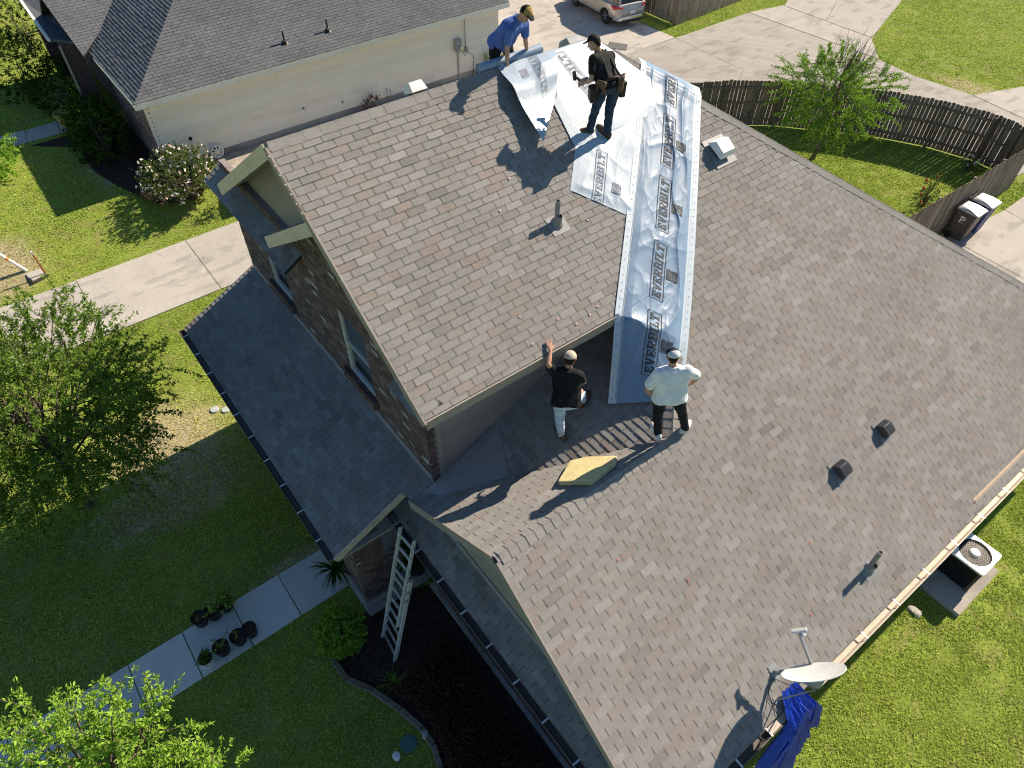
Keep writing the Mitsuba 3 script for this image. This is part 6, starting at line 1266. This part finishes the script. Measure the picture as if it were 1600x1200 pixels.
kA, JA, _, _ = person('man in black t-shirt, pale jeans and beige cap touching the upper eave', tee, 1, None, ('beige_cotton', None, 'beige_cotton', 1), (-.5, .75, -.25), girth=1.08, trousers='light_denim', ground=(NR, NR), hands=(((-.72, .30, .42), (-.3, .1, -1), (.3, .9, 0), .10), ((-.6, .2, -.6), (.3, .3, -.4), (-.3, .6, 0), .6)))
wht = {'pel': (5.368, 3.263, 5.919), 'neck': (5.288, 3.287, 6.423), 'head': (5.236, 3.285, 6.621), 'shL': (5.198, 3.098, 6.349), 'shR': (5.441, 3.433, 6.395), 'elL': (5.157, 2.967, 6.074), 'elR': (5.507, 3.649, 6.189), 'wrL': (5.155, 3.096, 5.841), 'wrR': (5.412, 3.554, 5.96), 'hpL': (5.321, 3.15, 5.899), 'hpR': (5.446, 3.354, 5.892), 'knL': (5.302, 3.162, 5.473), 'knR': (5.518, 3.489, 5.468), 'anL': (5.386, 3.185, 5.079), 'anR': (5.566, 3.615, 5.059), 'toL': (5.191, 3.26, 5.02), 'toR': (5.518, 3.824, 5.064)}
kB, JB, _, _ = person('heavy man in white polo shirt and dark trousers standing with hands on hips', wht, 1, None, ('navy_cotton', ('white_mesh', -1, .018), 'navy_cotton', 1), (-.75, .45, -.15), girth=1.22, belly=.07, shirt='white_cotton', trousers='dark_trousers', shoes='white_rubber', sole='white_rubber', ground=(nrm(NR + NP), NP), hands=(((.1, .25, -.3), (.6, .3, 0), (0, .4, .2), .5), ((-.2, -.1, -.3), (-.5, -.4, 0), (0, -.4, .3), .5)), arm=1.12, sleeve=.75)
put(Manifold.batch_hull([ball(JB['hpR'] + A3(.075, -.02, .01) + A3(a, b, c), .012, 8) for a, b, c in ((0, 0, .06), (.02, .02, .06), (.01, .0, -.05), (.02, .03, -.04))]), 'blue_cotton', child_key(kB + '__rag'), smooth=30)
blk = {'pel': (1.566, 5.168, 8.67), 'neck': (1.221, 5.224, 9.049), 'head': (1.168, 5.131, 9.219), 'shL': (1.297, 5.03, 9.04), 'shR': (1.303, 5.411, 8.991), 'elL': (1.403, 4.917, 8.784), 'elR': (1.292, 5.241, 8.707), 'wrL': (1.195, 4.981, 8.642), 'wrR': (1.308, 4.983, 8.713), 'hpL': (1.539, 5.055, 8.657), 'hpR': (1.59, 5.279, 8.652), 'knL': (1.391, 5.09, 8.258), 'knR': (1.526, 5.272, 8.223), 'anL': (1.33, 5.049, 7.859), 'anR': (1.494, 5.321, 7.815), 'toL': (1.248, 4.87, 7.881), 'toR': (1.318, 5.28, 7.798)}
kC, JC, PC, (fC, rC, uC) = person('man in black shirt, jeans and tool belt bending forward in a black cap', blk, 1, None, ('black_cotton', None, 'black_cotton', 1), (-.72, -.50, -.45), girth=1.05, trousers='dark_denim', hands=(((-.5, -.25, -.2), (.2, .6, -.3), (-.3, .1, .5), .75), ((-.4, -.35, .0), (-.2, .2, -.6), (-.5, .1, .3), .55)))
# tool belt, pouches, braces
pe_, hrC = JC['pel'], nrm(JC['hpR'] - JC['hpL']); tb = child_key(kC + '__tool_belt')
put(tube([pe_ + uC * .06 + hrC * math.cos(a) * .20 + fC * math.sin(a) * .165 for a in np.linspace(0, 2 * math.pi, 30)], .030, 8, False), 'dark_leather', tb, smooth=True)
def pouch(c, d1, d2, w, h, t):
    pts = [c + d1 * a * w - A3(0, 0, 1) * b * h + d2 * e * t for a in (-.5, .5) for b, e in ((0, .15), (0, 1), (1, .2), (1, .85))]; return Manifold.batch_hull([ball(p, .018, 10) for p in pts])
for a, w, h, t in ((2.65, .15, .20, .09), (3.75, .13, .16, .07), (.10, .16, .22, .10), (5.2, .15, .20, .08)):
    rad = hrC * math.cos(a) * .20 + fC * math.sin(a) * .165; d2 = nrm(rad); d1 = nrm(np.cross(A3(0, 0, 1), d2)); put(soft(pouch(pe_ + uC * .05 + rad, d1, d2, w, h, t), .02, 2), 'brown_leather' if a > 3 else 'dark_leather', child_key(tb + '__pouch'), smooth=40)
for sgn in (-1, 1):
    sh = JC['shR'] if sgn > 0 else JC['shL']; m1_ = JC['neck'] + (sh - JC['neck']) * .55
    put(tube([pe_ + uC * .07 + hrC * sgn * .11 - fC * .165, (pe_ + JC['neck']) / 2 + rC * sgn * .09 - fC * .135, JC['neck'] + rC * sgn * .09 - fC * .105 - uC * .10, m1_ + uC * .078 - fC * .02, m1_ - uC * .05 + fC * .115], .016, 6), 'grey_web', child_key(kC + '__brace'), smooth=True)
gun = thing('staple_gun', 'black hand stapler held by the man in black shirt', 'tool'); gp = JC['wrL'] + nrm((-.5, -.25, -.2)) * .09
bsdf('tool_black', prin((.02, .02, .022), .4, .4)); part(gun, 'handle', beam(gp + (.05, .05, .0), gp + (-.10, -.03, .09), .035, .04, bev=.01), 'tool_black'); part(gun, 'head', beam(gp + (-.10, -.03, .02), gp + (-.11, -.04, .17), .045, .05, (1, 0, 0), bev=.01), 'tool_black'); part(gun, 'lever', beam(gp + (.04, .05, .05), gp + (-.09, -.02, .14), .02, .015), 'aluminium')
blu = {'pel': (-0.237, 4.342, 9.005), 'neck': (0.081, 4.453, 9.404), 'head': (0.236, 4.486, 9.526), 'shL': (0.049, 4.62, 9.289), 'shR': (0.13, 4.254, 9.296), 'elL': (0.01, 4.677, 9.009), 'elR': (0.082, 4.238, 8.991), 'wrL': (-0.083, 4.784, 8.799), 'wrR': (0.031, 4.282, 8.733), 'hpL': (-0.239, 4.451, 8.955), 'hpR': (-0.16, 4.254, 8.986), 'knL': (-0.393, 4.656, 8.606), 'knR': (-0.344, 4.389, 8.623), 'anL': (-0.46, 4.296, 8.458), 'anR': (-0.446, 4.013, 8.485), 'toL': (-0.338, 4.259, 8.611), 'toR': (-0.418, 4.145, 8.632)}
blu.update(knL=(-.30, 4.60, 8.62), knR=(-.26, 4.20, 8.62), anL=(-.62, 4.52, 8.36), anR=(-.60, 4.16, 8.37), toL=(-.46, 4.55, 8.44), toR=(-.44, 4.16, 8.45), hpR=(-.21, 4.24, 8.985))
kD, JD, PD, _ = person('man in blue polo shirt and patterned cap leaning over the membrane roll', blu, 1, None, ('black_cotton', ('gold_print', 1, .02), 'black_cotton', 1), (.72, -.05, -.75), girth=1.12, belly=.04, shirt='blue_cotton', trousers='dark_trousers', shoes='brown_leather', ground=(nB, nB), hands=(((.35, .1, -.9), (-.6, 0, -.5), (0, -.6, .2), .25), ((.3, -.05, -.9), (-.6, 0, -.5), (0, .6, .2), .25)))
put(soft(Manifold.batch_hull([ball(PD(.075, .03, -.085), .022), ball(PD(.075, -.03, -.085), .022), ball(PD(.085, 0, -.098), .022)]), .01, 2, .003, (60, 60, 60)), 'grey_hair', child_key(kD + '__beard'), smooth=True)
